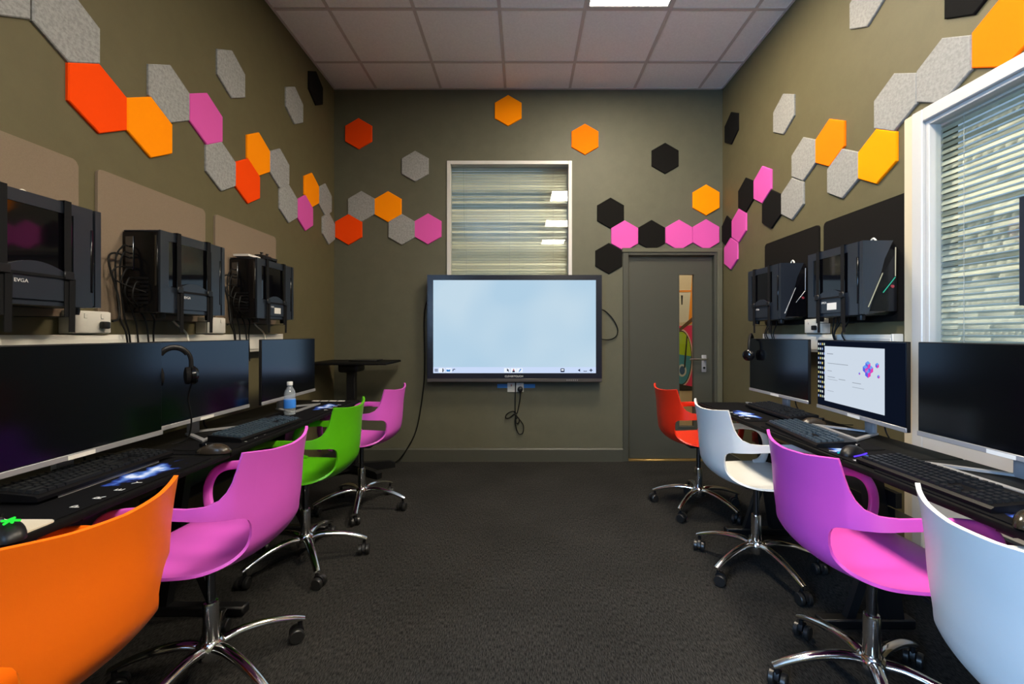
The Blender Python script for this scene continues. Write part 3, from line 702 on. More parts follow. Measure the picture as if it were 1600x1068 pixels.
# ------------------------------------------------------------------ desks
DZ = 0.73
def desk(label, x0, x1, y0, y1, s, feet):
    """s=-1: left row, s=+1: right row; front edge is the side nearest the aisle"""
    t = thing('gaming_desk', label, 'desk', ((x0 + x1) / 2, (y0 + y1) / 2, 0), 0, 'desks along the side walls')
    W, L = x1 - x0, y1 - y0
    MB().box(-W / 2, W / 2, -L / 2, L / 2, DZ - 0.022, DZ, 0.006, 2).build('desk_top', M_DESK, t)
    fx = -s * W / 2
    for fy in feet:
        yy = fy - (y0 + y1) / 2
        MB().box(-W / 2 + 0.04, W / 2 - 0.04, yy - 0.025, yy + 0.025, 0.0, 0.04, 0.006, 1).build('foot', M_LEG, t)
        bx = s * (W / 2 - 0.12)
        MB().prism([(bx - 0.035, 0.04), (bx + 0.035, 0.04), (bx + 0.035 - s * 0.10, DZ - 0.03), (bx - 0.035 - s * 0.10, DZ - 0.03)], 'y', yy - 0.02, yy + 0.02).build('leg', M_LEG, t, smooth=False)
        MB().prism([(-bx * 0.6 - 0.018, 0.04), (-bx * 0.6 + 0.018, 0.04), (bx * 0.7 + 0.018, 0.46), (bx * 0.7 - 0.018, 0.46)], 'y', yy - 0.014, yy + 0.014).build('brace', M_LEG, t, smooth=False)
        MB().box(-W / 2 + 0.05, W / 2 - 0.05, yy - 0.02, yy + 0.02, DZ - 0.045, DZ - 0.022).build('bracket', M_LEG, t, smooth=False)
    MB().box(s * (W / 2 - 0.14) - 0.012, s * (W / 2 - 0.14) + 0.012, -L / 2 + 0.12, L / 2 - 0.12, 0.50, 0.56).build('crossbar', M_LEG, t, smooth=False)
    tr = MB().box(s * (W / 2 - 0.09) - 0.05, s * (W / 2 - 0.09) + 0.05, -L / 2 + 0.14, L / 2 - 0.14, 0.44, 0.445).box(s * (W / 2 - 0.09) - 0.05, s * (W / 2 - 0.09) - 0.046, -L / 2 + 0.14, L / 2 - 0.14, 0.445, 0.49)
    tr.build('cable_tray', M_LEG, t, smooth=False)
    return t
desk('black gaming desk nearest the viewer in the left row', -1.66, -1.139, 0.36, 1.70, -1, (0.46, 1.20))
desk('black gaming desk at the far end of the left row, with the water bottle', -1.66, -1.139, 1.704, 3.04, -1, (1.86, 2.63))
desk('black gaming desk nearest the viewer in the right row', 1.16, 1.62, 0.30, 1.60, 1, (0.38, 1.10))
desk('black gaming desk at the far end of the right row', 1.16, 1.62, 1.604, 2.93, 1, (1.78, 2.60))
# loose cables under the right desk
for k, (a, lb) in enumerate([(0.0, 'grey cable looping under the near right desk, upper one'), (0.07, 'grey cable looping under the near right desk, lower one')]):
    tag(cable('cable', [(1.50, 1.60, 0.45 - a), (1.46, 1.45, 0.40 - a), (1.44, 1.25, 0.28 - a), (1.46, 1.05, 0.24 - a), (1.52, 0.9, 0.30 - a)], 0.005, M_DARKCH), lb, 'cable')

# ------------------------------------------------------------------ desk mats
def desk_mat(label, xf, yc, rz, L=0.62, Wd=0.26, text=True, tx=-0.10):
    """xf: x of the front edge; local front is -Y"""
    off = Wd / 2 + 0.012
    t = thing('desk_mat', label, 'desk mat', (xf + (-off if rz == LEFT else off), yc, DZ), rz, 'printed desk mats')
    MB().prism(rrect(L, Wd, 0.012), 'z', 0.0035, 0.0, 0.001, 1).build('mat_sheet', mat_print(), t, smooth=False)
    if text:
        for i, ch in enumerate('PREY'):
            o = link('letter', text_mesh(ch, 0.034, M_PRINT), t, (tx + i * 0.062, -Wd / 2 + 0.03, 0.0038), (0, 0, 0))
    return t
desk_mat('black desk mat with a blue nebula print, nearest on the left desks', -1.139, 1.31, LEFT, tx=-0.155)
desk_mat('black desk mat under the middle left keyboard', -1.139, 1.97, LEFT, tx=-0.115)
desk_mat('black desk mat at the far end of the left desks', -1.139, 2.62, LEFT, tx=0.0)
desk_mat('black desk mat at the far end of the right desks', 1.16, 2.60, RIGHT, tx=0.06)
desk_mat('black desk mat under the glowing mouse on the right desks', 1.16, 1.86, RIGHT, tx=0.16)
desk_mat('black desk mat nearest on the right desks', 1.16, 1.16, RIGHT, tx=0.2)
st = thing('label_strip', 'row of four white stickers at the far end of the left desk', 'stickers', (-1.34, 2.985, DZ))
for i in range(4): MB().box(-0.10 + i * 0.058, -0.055 + i * 0.058, -0.012, 0.012, 0.0, 0.002).build('sticker', M_LABEL, st, smooth=False)

# ------------------------------------------------------------------ monitors
MW, MH = 0.605, 0.357
def monitor(label, loc, rz, lit=False, sticker=True):
    t = thing('monitor', label, 'monitor', (loc[0], loc[1], DZ + 0.0037), rz, 'monitors on the desks')
    z0 = 0.068; z1 = z0 + MH
    MB().box(-MW / 2, MW / 2, -0.004, 0.010, z0, z1, 0.003, 2).build('housing', M_BLACK, t)
    MB().box(-0.19, 0.19, 0.010, 0.045, z0 + 0.05, z1 - 0.07, 0.012, 3).build('rear_cover', M_BLACK, t)
    sc = MB().box(-MW / 2 + 0.004, MW / 2 - 0.004, -0.0055, -0.004, z0 + 0.02, z1 - 0.004).build('screen', M_SCREEN, t, smooth=False)
    ch = MB().box(-MW / 2, MW / 2, -0.009, -0.004, z0, z0 + 0.018, 0.0015, 1).build('chin', M_SILVER, t)
    if sticker: MB().box(-0.05, 0.035, -0.0098, -0.009, z0 + 0.001, z0 + 0.014).build('sticker', M_LABEL, ch, smooth=False)
    MB().box(-0.028, 0.028, 0.05, 0.072, 0.0, 0.27, 0.006, 2).build('stand_neck', M_SILVER, t)
    MB().box(-0.045, 0.045, 0.04, 0.06, 0.20, 0.29, 0.006, 2).build('tilt_joint', M_BLACK, t)
    # open trapezoid foot: a bent flat bar
    pts = [(-0.028, 0.06), (-0.15, -0.085), (0.15, -0.085), (0.028, 0.06)]
    fb = MB(); ring = []
    outer = [(-0.03, 0.075), (-0.168, -0.105), (0.168, -0.105), (0.03, 0.075)]
    inner = [(-0.022, 0.052), (-0.128, -0.083), (0.128, -0.083), (0.022, 0.052)]
    for zz in (0.0, 0.008): ring.append(([fb.bm.verts.new((x, y, zz)) for x, y in outer], [fb.bm.verts.new((x, y, zz)) for x, y in inner]))
    (ob, ib), (ot, it) = ring
    for k in range(4):
        n = (k + 1) % 4
        fb.bm.faces.new((ot[k], ot[n], it[n], it[k])); fb.bm.faces.new((ob[k], ib[k], ib[n], ob[n]))
        fb.bm.faces.new((ob[k], ob[n], ot[n], ot[k])); fb.bm.faces.new((ib[k], it[k], it[n], ib[n]))
    fb.build('foot', M_SILVER, t, smooth=False)
    cable('cable', [(0.06, 0.03, z0 + 0.08), (0.07, 0.06, 0.10), (0.08, 0.07, 0.03), (0.10, 0.07, 0.004)], 0.0035, M_CABLE, t)
    if lit:
        yq = -0.0058
        # the picture on the screen: flat pieces
        MB().box(-MW / 2 + 0.006, MW / 2 - 0.006, yq - 0.0002, yq, z0 + 0.022, z1 - 0.006).build('screen_image', emission('desktop_blue', (0.006, 0.010, 0.024), 0.6), sc, smooth=False)
        MB().box(-0.235, 0.185, yq - 0.0006, yq - 0.0003, z0 + 0.047, z1 - 0.032).build('browser_window', emission('page_white', (0.60, 0.68, 0.78), 0.95), sc, smooth=False)
        g = MB()
        for (a, b, c, d) in ((-0.215, -0.165, 0.285, 0.289), (-0.21, -0.05, 0.238, 0.241), (-0.21, -0.175, 0.20, 0.203), (-0.21, -0.15, 0.17, 0.173), (-0.12, -0.07, 0.165, 0.168), (-0.02, 0.04, 0.16, 0.163), (-0.02, 0.06, 0.14, 0.142), (-0.21, -0.16, 0.10, 0.102), (-0.21, -0.13, 0.158, 0.160)):
            g.box(a, b, yq - 0.0008, yq - 0.0006, z0 + c, z0 + d)
        g.build('page_text', emission('page_grey', (0.32, 0.36, 0.42), 0.9), sc, smooth=False)
        cols = [('cube_blue', (0.10, 0.12, 0.75)), ('cube_violet', (0.30, 0.06, 0.60)), ('cube_pink', (0.75, 0.05, 0.42)), ('cube_sky', (0.15, 0.35, 0.85))]
        def iso(cx, cz, r):
            for q, (nm, c) in enumerate(((cols[3]), cols[0], cols[2])):
                a0 = PI / 2 + q * 2 * PI / 3
                P = [(cx, cz)] + [(cx + r * math.cos(a0 + dd), cz + r * math.sin(a0 + dd)) for dd in (-PI / 3, 0, PI / 3)]
                MB().prism(P, 'y', yq - 0.0010, yq - 0.0007).build('cube_graphic', emission(nm, c, 0.95), sc, smooth=False)
        for cx, cz, r in ((0.085, 0.250, 0.018), (0.068, 0.232, 0.018), (0.102, 0.232, 0.018), (0.085, 0.213, 0.020), (0.142, 0.252, 0.012), (0.150, 0.205, 0.008), (0.03, 0.208, 0.006)): iso(cx, z0 + cz, r)
        ic = {k: MB() for k in range(4)}
        for rr in range(12):
            for cc in range(4):
                if rr > 0 and cc == 3 and rr % 3 == 1: continue
                xx = -MW / 2 + 0.016 + cc * 0.0165; zz = z1 - 0.022 - rr * 0.0245
                ic[(rr * 3 + cc) % 4].box(xx - 0.0045, xx + 0.0045, yq - 0.0012, yq - 0.0008, zz - 0.0055, zz + 0.0055)
        for k, c in enumerate(((0.75, 0.78, 0.80), (0.30, 0.42, 0.75), (0.75, 0.62, 0.22), (0.55, 0.70, 0.62))):
            ic[k].build('desktop_icons', emission('icon_%d' % k, c, 0.8), sc, smooth=False)
    return t
mL = [monitor('blank widescreen monitor at the left edge, nearest in the left row', (-1.40, 1.385), LEFT),
      monitor('blank monitor between two others in the left row, headphones at its corner', (-1.452, 2.002), LEFT),
      monitor('blank monitor farthest in the left row, behind the water bottle', (-1.42, 2.662), LEFT, sticker=False)]
monitor('blank monitor farthest in the right row with headphones on its corner', (1.57, 2.712), RIGHT + 0.02)
monitor('lit monitor in the right row showing desktop icons and a white web page', (1.530, 2.008), RIGHT - 0.09, lit=True)
monitor('blank monitor nearest in the right row, in front of the blind', (1.515, 1.372), RIGHT)

# ------------------------------------------------------------------ keyboards
KMESH = {}
def keyboard(label, loc, rz, dz=0.0, tint=None):
    t = thing('keyboard', label, 'keyboard', (loc[0], loc[1], DZ + dz), rz, 'keyboards on the desks')
    bd = MB().prism([(-0.075, 0.0), (0.075, 0.0), (0.075, 0.028), (-0.066, 0.016), (-0.075, 0.010)], 'x', -0.225, 0.225).build('body', M_KEYB, t, smooth=False)
    km = tint or M_KEY
    y = 0.055
    def key(x, yy, w):
        k = (round(w, 4), km.name)
        if k not in KMESH:
            m = MB(); a, b = w / 2 - 0.001, 0.0083
            B = [m.bm.verts.new(p) for p in ((-a, -b, 0), (a, -b, 0), (a, b, 0), (-a, b, 0))]
            T = [m.bm.verts.new(p) for p in ((-a + 0.0022, -b + 0.002, 0.008), (a - 0.0022, -b + 0.002, 0.008), (a - 0.0022, b - 0.002, 0.008), (-a + 0.0022, b - 0.002, 0.008))]
            m.bm.faces.new(T); m.bm.faces.new(B[::-1])
            for q in range(4): m.bm.faces.new((B[q], B[(q + 1) % 4], T[(q + 1) % 4], T[q]))
            KMESH[k] = m.mesh('key', km, smooth=False)
        link('key', KMESH[k], t, (x, yy, 0.0165 + (yy + 0.066) * 0.085), (0.085, 0, 0))
    rows = [[1] * 13, [1] * 13 + [2], [1.5] + [1] * 12 + [1.5], [1.75] + [1] * 11 + [2.25], [2.25] + [1] * 10 + [2.75], [1.25, 1.25, 1.25, 6.25, 1.25, 1.25, 1.25, 1.25]]
    u = 0.0185
    for r, row in enumerate(rows):
        x = -0.213; yy = 0.058 - r * 0.0222 - (0.004 if r else 0)
        scale = 15.0 / sum(row)
        for wk in row:
            ww = wk * u * scale; key(x + ww / 2, yy, ww); x += ww
        for c in range(3):
            if r not in (3,) and not (r == 4 and c != 1): key(0.082 + c * u, yy, u)
        if r > 0:
            for c in range(4): key(0.145 + c * u, yy, u)
    cable('cable', [(0.0, 0.075, 0.012), (0.01, 0.085, 0.016), (0.02, 0.10, 0.012), (0.03, 0.115, 0.010)], 0.0025, M_CABLE, t)
    return t
KB_BLUE = mat('keycap_blue_grey', (0.022, 0.036, 0.052), 0.4)
keyboard('black keyboard below the nearest left monitor', (-1.365, 1.385), LEFT, 0.0122)
keyboard('blue-grey keyed keyboard next to the water bottle', (-1.242, 2.06), LEFT - 0.06, 0.004, KB_BLUE)
keyboard('black keyboard under the farthest right monitor', (1.445, 2.475), RIGHT, 0.0122)
keyboard('keyboard with bluish keys in front of the lit monitor', (1.268, 1.965), RIGHT - 0.10, 0.004, KB_BLUE)
keyboard('black keyboard nearest on the right desks', (1.262, 1.335), RIGHT, 0.004)

# ------------------------------------------------------------------ mice
def mouse(label, loc, rz, dz=0.004, top=None, logo=None, glow=None):
    t = thing('computer_mouse', label, 'mouse', (loc[0], loc[1], DZ + dz), rz, 'mice on the desks')
    m = MB(); N, K = 12, 16; rings = []
    for i in range(N + 1):
        s = i / N; yy = -0.062 + 0.124 * s
        wd = 0.031 * (math.sin(PI * min(max(s, 0.02), 0.98)) ** 0.35) * (1 - 0.12 * math.sin(PI * s))
        hh = 0.040 * (math.sin(PI * min(max(s * 0.93 + 0.02, 0.03), 0.97)) ** 0.6) * (1.05 - 0.35 * s)
        rings.append([m.bm.verts.new((wd * math.cos(PI * k / K), yy, hh * max(0, math.sin(PI * k / K)) ** 0.7)) for k in range(K + 1)])
    for a, b in zip(rings, rings[1:]):
        for k in range(K): m.bm.faces.new((a[k], a[k + 1], b[k + 1], b[k]))
        m.bm.faces.new((a[0], b[0], b[K], a[K]))
    m.bm.faces.new(rings[0]); m.bm.faces.new(rings[-1][::-1])
    m.build('shell', top or M_BLACK, t, ang=70)
    MB().lathe([(0.009, -0.0035), (0.010, 0.0), (0.009, 0.0035)], (0, 0.034, 0.026), axis='x', n=14).build('scroll_wheel', M_DARKCH, t)
    MB().box(-0.0008, 0.0008, 0.016, 0.056, 0.020, 0.0335).build('button_seam', M_BLACKG, t, smooth=False)
    if glow:
        for k, (nm, c) in enumerate(glow):
            g = smooth_path([(0.027 * (-1) ** k, -0.045, 0.004), (0.0295 * (-1) ** k, 0.0, 0.004), (0.027 * (-1) ** k, 0.045, 0.004)])
            MB().tube(g, 0.003, 6).build('light_strip', emission(nm, c, 1.2), t)
    if logo:
        lg = MB()
        for pth in ([(-0.012, -0.040), (-0.004, -0.030), (0.0, -0.018), (0.010, -0.012)], [(0.012, -0.040), (0.004, -0.030), (0.0, -0.022)], [(-0.010, -0.014), (0.0, -0.026), (0.0, -0.042)]):
            lg.tube([(x, y, 0.0405 - 0.08 * max(0, -y - 0.03) ) for x, y in pth], 0.0028, 6)
        lg.build('logo', emission('logo_green', (0.03, 0.85, 0.06), 1.0), t)
    cable('cable', [(0, 0.06, 0.010), (0.005, 0.09, 0.006), (0.02, 0.14, 0.003), (0.03, 0.18, 0.003)], 0.002, M_CABLE, t)
    return t
mp = MB().prism(rrect(0.24, 0.215, 0.014), 'z', 0.004, 0.0, 0.001, 1).build('mouse_pad', mat('cream_pad', (0.56, 0.51, 0.42), 0.7))
mp.location = (-1.145 - 0.108, 0.955, DZ + 0.0); mp.rotation_euler = (0, 0, LEFT)
tag(mp, 'small cream mouse pad at the near edge of the left desk', 'mouse pad')
mouse('black mouse with a glowing green logo at the left edge', (-1.165, 0.985), LEFT - 0.5, logo=True)
mouse('dark mouse below the middle left monitor', (-1.19, 1.68), LEFT, top=mat('mouse_bronze', (0.03, 0.022, 0.015), 0.25))
mouse('dark mouse half hidden under the lit monitor', (1.47, 2.218), RIGHT, dz=0.0, top=mat('mouse_bronze', (0.03, 0.022, 0.015), 0.25))
mouse('mouse glowing blue and violet in front of the lit monitor', (1.245, 1.655), RIGHT + 0.5, glow=[('mouse_violet', (0.12, 0.05, 0.9)), ('mouse_teal', (0.02, 0.35, 0.4))])
mouse('black mouse at the end of the nearest right keyboard', (1.215, 1.045), RIGHT + 0.5, top=mat('mouse_gloss', (0.02, 0.016, 0.010), 0.2))

# ------------------------------------------------------------------ headphones
def headphones(label, loc, rz, R=0.075):
    t = thing('headphones', label, 'headphones', loc, rz, 'headphones hung on monitors')
    arc = [(R * math.cos(a), 0, R * 1.15 * math.sin(a)) for a in [PI * k / 16 for k in range(17)]]
    MB().tube([(R, 0, -0.03)] + arc + [(-R, 0, -0.03)], 0.008, 8).build('headband', M_BLACK, t)
    MB().tube([(x * 0.92, y, z * 0.92) for x, y, z in arc[3:14]], 0.009, 8).build('band_pad', M_STRAP, t)
    for s in (-1, 1):
        c = MB().lathe([(0.020, -0.004), (0.036, 0.0), (0.038, 0.012), (0.030, 0.022), (0.012, 0.026)], (0, 0, 0), axis='x', n=20)
        cu = c.build('ear_cup', M_BLACKG, t); cu.location = (s * R * 0.98, 0, -0.055); cu.rotation_euler = (0, 0, 0 if s > 0 else PI)
        p = MB().lathe([(0.018, -0.022), (0.034, -0.018), (0.036, -0.006), (0.030, 0.0)], (0, 0, 0), axis='x', n=20).build('ear_pad', M_STRAP, cu)
    return t
hl = headphones('black headphones hanging on the corner of the nearest left monitor', (-1.395, 1.745, 1.075), 0.80, 0.055)
cable('cable', [(0.06, 0.01, -0.08), (0.05, 0.03, -0.15), (0.062, 0.04, -0.24), (0.05, 0.05, -0.32), (0.0, 0.06, -0.338)], 0.003, M_CABLE, hl)
hr = headphones('black headphones hanging off the far corner of the farthest right monitor', (1.565, 3.005, 1.10), 0.9, 0.075)

# ------------------------------------------------------------------ water bottle
def clear_plastic():
    m = glass_mat('clear_plastic', (0.86, 0.92, 0.97)); nt = m.node_tree
    out = [n for n in nt.nodes if n.type == 'OUTPUT_MATERIAL'][0]; src = out.inputs[0].links[0].from_socket
    d = nt.nodes.new('ShaderNodeBsdfPrincipled'); d.inputs['Base Color'].default_value = (0.75, 0.80, 0.84, 1); d.inputs['Roughness'].default_value = 0.08
    x = nt.nodes.new('ShaderNodeMixShader'); x.inputs[0].default_value = 0.22
    nt.links.new(src, x.inputs[1]); nt.links.new(d.outputs[0], x.inputs[2]); nt.links.new(x.outputs[0], out.inputs[0]); return m
b = thing('water_bottle', 'small clear plastic water bottle with blue label on the left desk', 'bottle', (-1.315, 2.46, DZ + 0.0036))
MB().lathe([(0.022, 0.0), (0.029, 0.004), (0.030, 0.02), (0.028, 0.028), (0.030, 0.036), (0.030, 0.09), (0.027, 0.10), (0.030, 0.115), (0.026, 0.135), (0.016, 0.152), (0.0125, 0.16), (0.0125, 0.170)], n=24).build('bottle_body', clear_plastic(), b)
MB().lathe([(0.0306, 0.040), (0.0309, 0.042), (0.0309, 0.086), (0.0306, 0.088)], n=24).build('label', mat('bottle_label', (0.04, 0.22, 0.75), 0.4), b)
MB().lathe([(0.0145, 0.166), (0.0150, 0.168), (0.0150, 0.184), (0.0135, 0.186)], n=20).build('cap', mat('bottle_cap', (0.62, 0.64, 0.66), 0.4), b)
tip = MB().lathe([(0.010, 0.0), (0.011, 0.001), (0.009, 0.003), (0.0115, 0.006), (0.009, 0.012), (0.004, 0.014)], n=14).build('bottle_stopper', mat('cork_brown', (0.20, 0.09, 0.04), 0.6))
tip.location = (-1.23, 2.30, DZ + 0.0036); tag(tip, 'small brown stopper lying beside the water bottle', 'stopper')

# ------------------------------------------------------------------ standing table in the corner
t = thing('standing_table', 'small black height-adjustable table in the corner behind the left desks', 'table', (-1.47, 3.74, 0))
MB().box(-0.27, 0.36, -0.22, 0.22, 0.935, 0.955, 0.005, 2).build('table_top', M_DESK, t)
MB().box(-0.08, 0.08, -0.10, 0.10, 0.865, 0.935, 0.02, 3).build('lift_housing', M_BLACK, t)
MB().box(-0.035, 0.035, -0.03, 0.03, 0.45, 0.90, 0.004, 1).build('upper_column', M_LEG, t)
MB().box(-0.045, 0.045, -0.04, 0.04, 0.04, 0.50, 0.004, 1).build('lower_column', M_LEG, t)
for a, L in ((0.5, 0.36), (PI - 0.5, 0.25), (-0.5, 0.33), (PI + 0.5, 0.25)):
    lg = MB().prism([(0.0, 0.03), (0.0, 0.085), (L * 0.9, 0.06), (L, 0.045), (L, 0.0), (L * 0.8, 0.0)], 'y', -0.025, 0.025).build('leg', M_LEG, t, smooth=False); lg.rotation_euler = (0, 0, a)
tb = thing('tablet', 'flat black tablet lying on the corner standing table', 'tablet', (-1.36, 3.78, 0.955))
MB().box(-0.12, 0.12, -0.085, 0.085, 0.0, 0.012, 0.004, 2).build('body', M_BLACK, tb)
MB().box(-0.112, 0.112, -0.077, 0.077, 0.012, 0.0125).build('screen', M_SCREEN, tb, smooth=False)

# ------------------------------------------------------------------ big interactive screen
SX0, SX1, SZ0, SZ1 = -0.876, 0.713, 0.752, 1.724
SY = 3.975
sb = thing('interactive_screen', 'large wall-mounted interactive display showing a pale blue whiteboard page', 'screen', ((SX0 + SX1) / 2, YB, SZ0))
hw = (SX1 - SX0) / 2; D = YB - SY; H = SZ1 - SZ0
MB().box(-hw + 0.02, hw - 0.02, -D + 0.02, -0.03, 0.02, H - 0.01, 0.01, 2).build('housing', M_BLACK, sb)
MB().box(-0.35, 0.35, -0.03, -0.0015, 0.25, 0.75).build('wall_bracket', M_LEG, sb, smooth=False)
f = MB(); bt = 0.047; bs = 0.054; bb = 0.079
for bx in ((-hw, -hw + bs, 0.0, H), (hw - bs, hw, 0.0, H), (-hw + bs, hw - bs, H - bt, H), (-hw + bs, hw - bs, 0.0, bb)):
    f.box(bx[0], bx[1], -D, -D + 0.05, bx[2], bx[3])
M_BEZ = mat('screen_bezel', (0.010, 0.012, 0.022), 0.22)
bz = f.build('bezel', M_BEZ, sb, smooth=False)
MB().box(-hw, hw, -D - 0.006, -D, 0.0, 0.030, 0.002, 1).build('sensor_bar', mat('bezel_grey', (0.05, 0.045, 0.045), 0.35), bz)
sc = MB().box(-hw + bs, hw - bs, -D + 0.006, -D + 0.02, bb, H - bt).build('display', None, sb, smooth=False)
# screen picture: pale blue page, slightly uneven
m = bpy.data.materials.new('whiteboard_page'); m.use_nodes = True; nt = m.node_tree; nt.nodes.clear()
tc = nt.nodes.new('ShaderNodeTexCoord'); n = nt.nodes.new('ShaderNodeTexNoise'); n.inputs['Scale'].default_value = 1.7; n.inputs['Detail'].default_value = 1
r = nt.nodes.new('ShaderNodeValToRGB'); r.color_ramp.elements[0].position = 0.35; r.color_ramp.elements[0].color = (0.45, 0.64, 0.80, 1); r.color_ramp.elements[1].position = 0.65; r.color_ramp.elements[1].color = (0.55, 0.71, 0.83, 1)
e = nt.nodes.new('ShaderNodeEmission'); e.inputs[1].default_value = 0.92; o = nt.nodes.new('ShaderNodeOutputMaterial')
nt.links.new(tc.outputs['Object'], n.inputs['Vector']); nt.links.new(n.outputs['Fac'], r.inputs['Fac']); nt.links.new(r.outputs['Color'], e.inputs[0]); nt.links.new(e.outputs[0], o.inputs[0])
sc.data.materials.append(m)
py = -D + 0.0055
MB().box(-hw + bs, hw - bs, py - 0.0003, py, bb, bb + 0.055).build('toolbar', emission('toolbar_lilac', (0.55, 0.66, 0.88), 1.0), sc, smooth=False)
NAVY, BLUE, RED = emission('icon_navy', (0.012, 0.02, 0.06), 0.8), emission('icon_blue', (0.03, 0.22, 0.62), 0.9), emission('icon_red', (0.55, 0.05, 0.06), 0.8)
WHT = emission('icon_tile', (0.80, 0.86, 0.95), 1.0)
def sx(px): return (px - 818) * (SY) / 683 - (SX0 + SX1) / 2
zi = bb + 0.026
def icon(m, mt, nm='toolbar_icon'): m.build(nm, mt, sc, smooth=False)
for px in (690, 701, 792, 802.5, 812):
    icon(MB().box(sx(px) - 0.026, sx(px) + 0.026, py - 0.0006, py - 0.0003, zi - 0.020, zi + 0.020), WHT, 'icon_tile')
q0, q1 = py - 0.0011, py - 0.0007
c = sx(681.5); icon(MB().box(c - 0.015, c + 0.015, q0, q1, zi + 0.006, zi + 0.011).box(c - 0.015, c + 0.015, q0, q1, zi - 0.002, zi + 0.003).box(c - 0.015, c + 0.015, q0, q1, zi - 0.011, zi - 0.006), NAVY)
c = sx(692); icon(MB().prism([(c - 0.006, zi - 0.017), (c + 0.004, zi - 0.017), (c + 0.004, zi - 0.004), (c + 0.012, zi), (c + 0.004, zi + 0.006), (c + 0.003, zi + 0.017), (c - 0.005, zi + 0.017)], 'y', q0, q1), NAVY)
c = sx(700.5); icon(MB().prism([(c - 0.017, zi - 0.012), (c + 0.015, zi - 0.012), (c + 0.019, zi + 0.010), (c + 0.004, zi + 0.004), (c - 0.019, zi + 0.008)], 'y', q0, q1), BLUE)
c = sx(709.5); icon(MB().prism([(c - 0.014, zi - 0.008), (c - 0.008, zi - 0.008), (c - 0.006, zi + 0.004), (c + 0.014, zi + 0.008), (c - 0.002, zi + 0.014), (c - 0.014, zi + 0.006)], 'y', q0, q1), NAVY)
c = sx(793.5); icon(MB().prism([(c - 0.008, zi + 0.017), (c - 0.008, zi - 0.010), (c - 0.001, zi - 0.005), (c + 0.006, zi - 0.017), (c + 0.011, zi - 0.014), (c + 0.005, zi - 0.002), (c + 0.012, zi - 0.001)], 'y', q0, q1), NAVY)
c = sx(802.5); icon(MB().box(c - 0.011, c + 0.011, q0, q1, zi - 0.018, zi - 0.004), NAVY); icon(MB().prism([(c - 0.008, zi - 0.003), (c + 0.008, zi - 0.003), (c, zi + 0.016)], 'y', q0, q1), RED)
c = sx(812.5); icon(MB().prism([(c - 0.014, zi - 0.014), (c - 0.004, zi - 0.014), (c + 0.014, zi + 0.012), (c + 0.004, zi + 0.014)], 'y', q0, q1), BLUE)
c = sx(879); icon(MB().prism([(c + p, zi + q) for p, q in rrect(0.036, 0.034, 0.006)], 'y', q0, q1), NAVY); icon(MB().box(c - 0.011, c + 0.011, q0 - 0.0004, q0, zi - 0.004, zi + 0.010), WHT, 'icon_tile')
c = sx(905); icon(MB().prism([(c - 0.012, zi), (c + 0.009, zi - 0.014), (c + 0.009, zi + 0.014)], 'y', q0, q1), NAVY)
c = sx(914.5); icon(MB().prism([(c - 0.014, zi - 0.012), (c + 0.014, zi - 0.012), (c + 0.014, zi - 0.002), (c + 0.008, zi - 0.007), (c - 0.008, zi - 0.007), (c - 0.014, zi - 0.002)], 'y', q0, q1), NAVY)
c = sx(923.5); icon(MB().box(c - 0.014, c + 0.014, q0, q1, zi - 0.004, zi + 0.004).box(c - 0.004, c + 0.004, q0 - 0.0002, q1, zi - 0.014, zi + 0.014), NAVY)
link('lettering', text_mesh('CLEVERTOUCH', 0.024, M_PRINT), bz, (sx(803), -D - 0.0006, 0.050), (PI / 2, 0, 0))['label'] = 'small white brand lettering on the lower bezel'
for k in range(6):
    MB().box(sx(886 + 3.2 * k) - 0.004, sx(886 + 3.2 * k) + 0.004, -D - 0.008, -D - 0.006, 0.012, 0.020).build('port', M_SILVER, bz, smooth=False)

# sockets with blue tape and the hanging coil
sk = thing('wall_socket', 'white double wall socket under the big screen', 'socket', (-0.077, YB, 0.69))
for k, px in ((0, -0.036), (1, 0.042)):
    fp = MB().box(px - 0.037, px + 0.037, -0.014, 0, -0.043, 0.043, 0.003, 2).build('face_plate', M_WHITE, sk)
    MB().box(px - 0.006, px + 0.006, -0.018, -0.014, 0.010, 0.030, 0.001, 1).build('switch', M_WHITE if k else mat('switch_red', (0.5, 0.2, 0.18), 0.4), fp)
M_TAPE = mat('blue_tape', (0.02, 0.17, 0.50), 0.6)
for a, b_, lb in ((-0.168, -0.073, 'strip of blue tape left of the socket under the screen'), (0.079, 0.185, 'strip of blue tape right of the socket under the screen')):
    o = MB().box(-(b_ - a) / 2, (b_ - a) / 2, -0.002, 0, -0.018, 0.018).build('tape_strip', M_TAPE, smooth=False); o.location = (-0.077 + (a + b_) / 2, YB, 0.702); tag(o, lb, 'tape')
co = thing('power_cable', 'black plug with coiled cable hanging below the big screen', 'cable', (-0.077, YB, 0.69))
MB().lathe([(0.016, -0.052), (0.024, -0.046), (0.026, -0.016)], (0.046, 0, -0.016), axis='y', n=18).build('plug', M_BLACK, co)
cable('cable', [(0.046, -0.035, -0.035), (0.046, -0.03, -0.10), (0.03, -0.02, -0.19), (0.012, -0.02, -0.24), (-0.02, -0.02, -0.22), (-0.075, -0.018, -0.245), (-0.09, -0.016, -0.28), (-0.06, -0.016, -0.285), (-0.01, -0.018, -0.25), (0.025, -0.02, -0.28), (0.075, -0.02, -0.35), (0.07, -0.02, -0.42), (0.035, -0.02, -0.43), (0.01, -0.02, -0.38), (0.0, -0.024, -0.30), (0.03, -0.024, -0.28), (0.035, -0.026, -0.32), (0.01, -0.026, -0.33), (0.0, -0.02, -0.25), (0.002, -0.02, 0.0), (0.002, -0.03, 0.08)], 0.005, M_CABLE, co)
yb = YB - 0.012
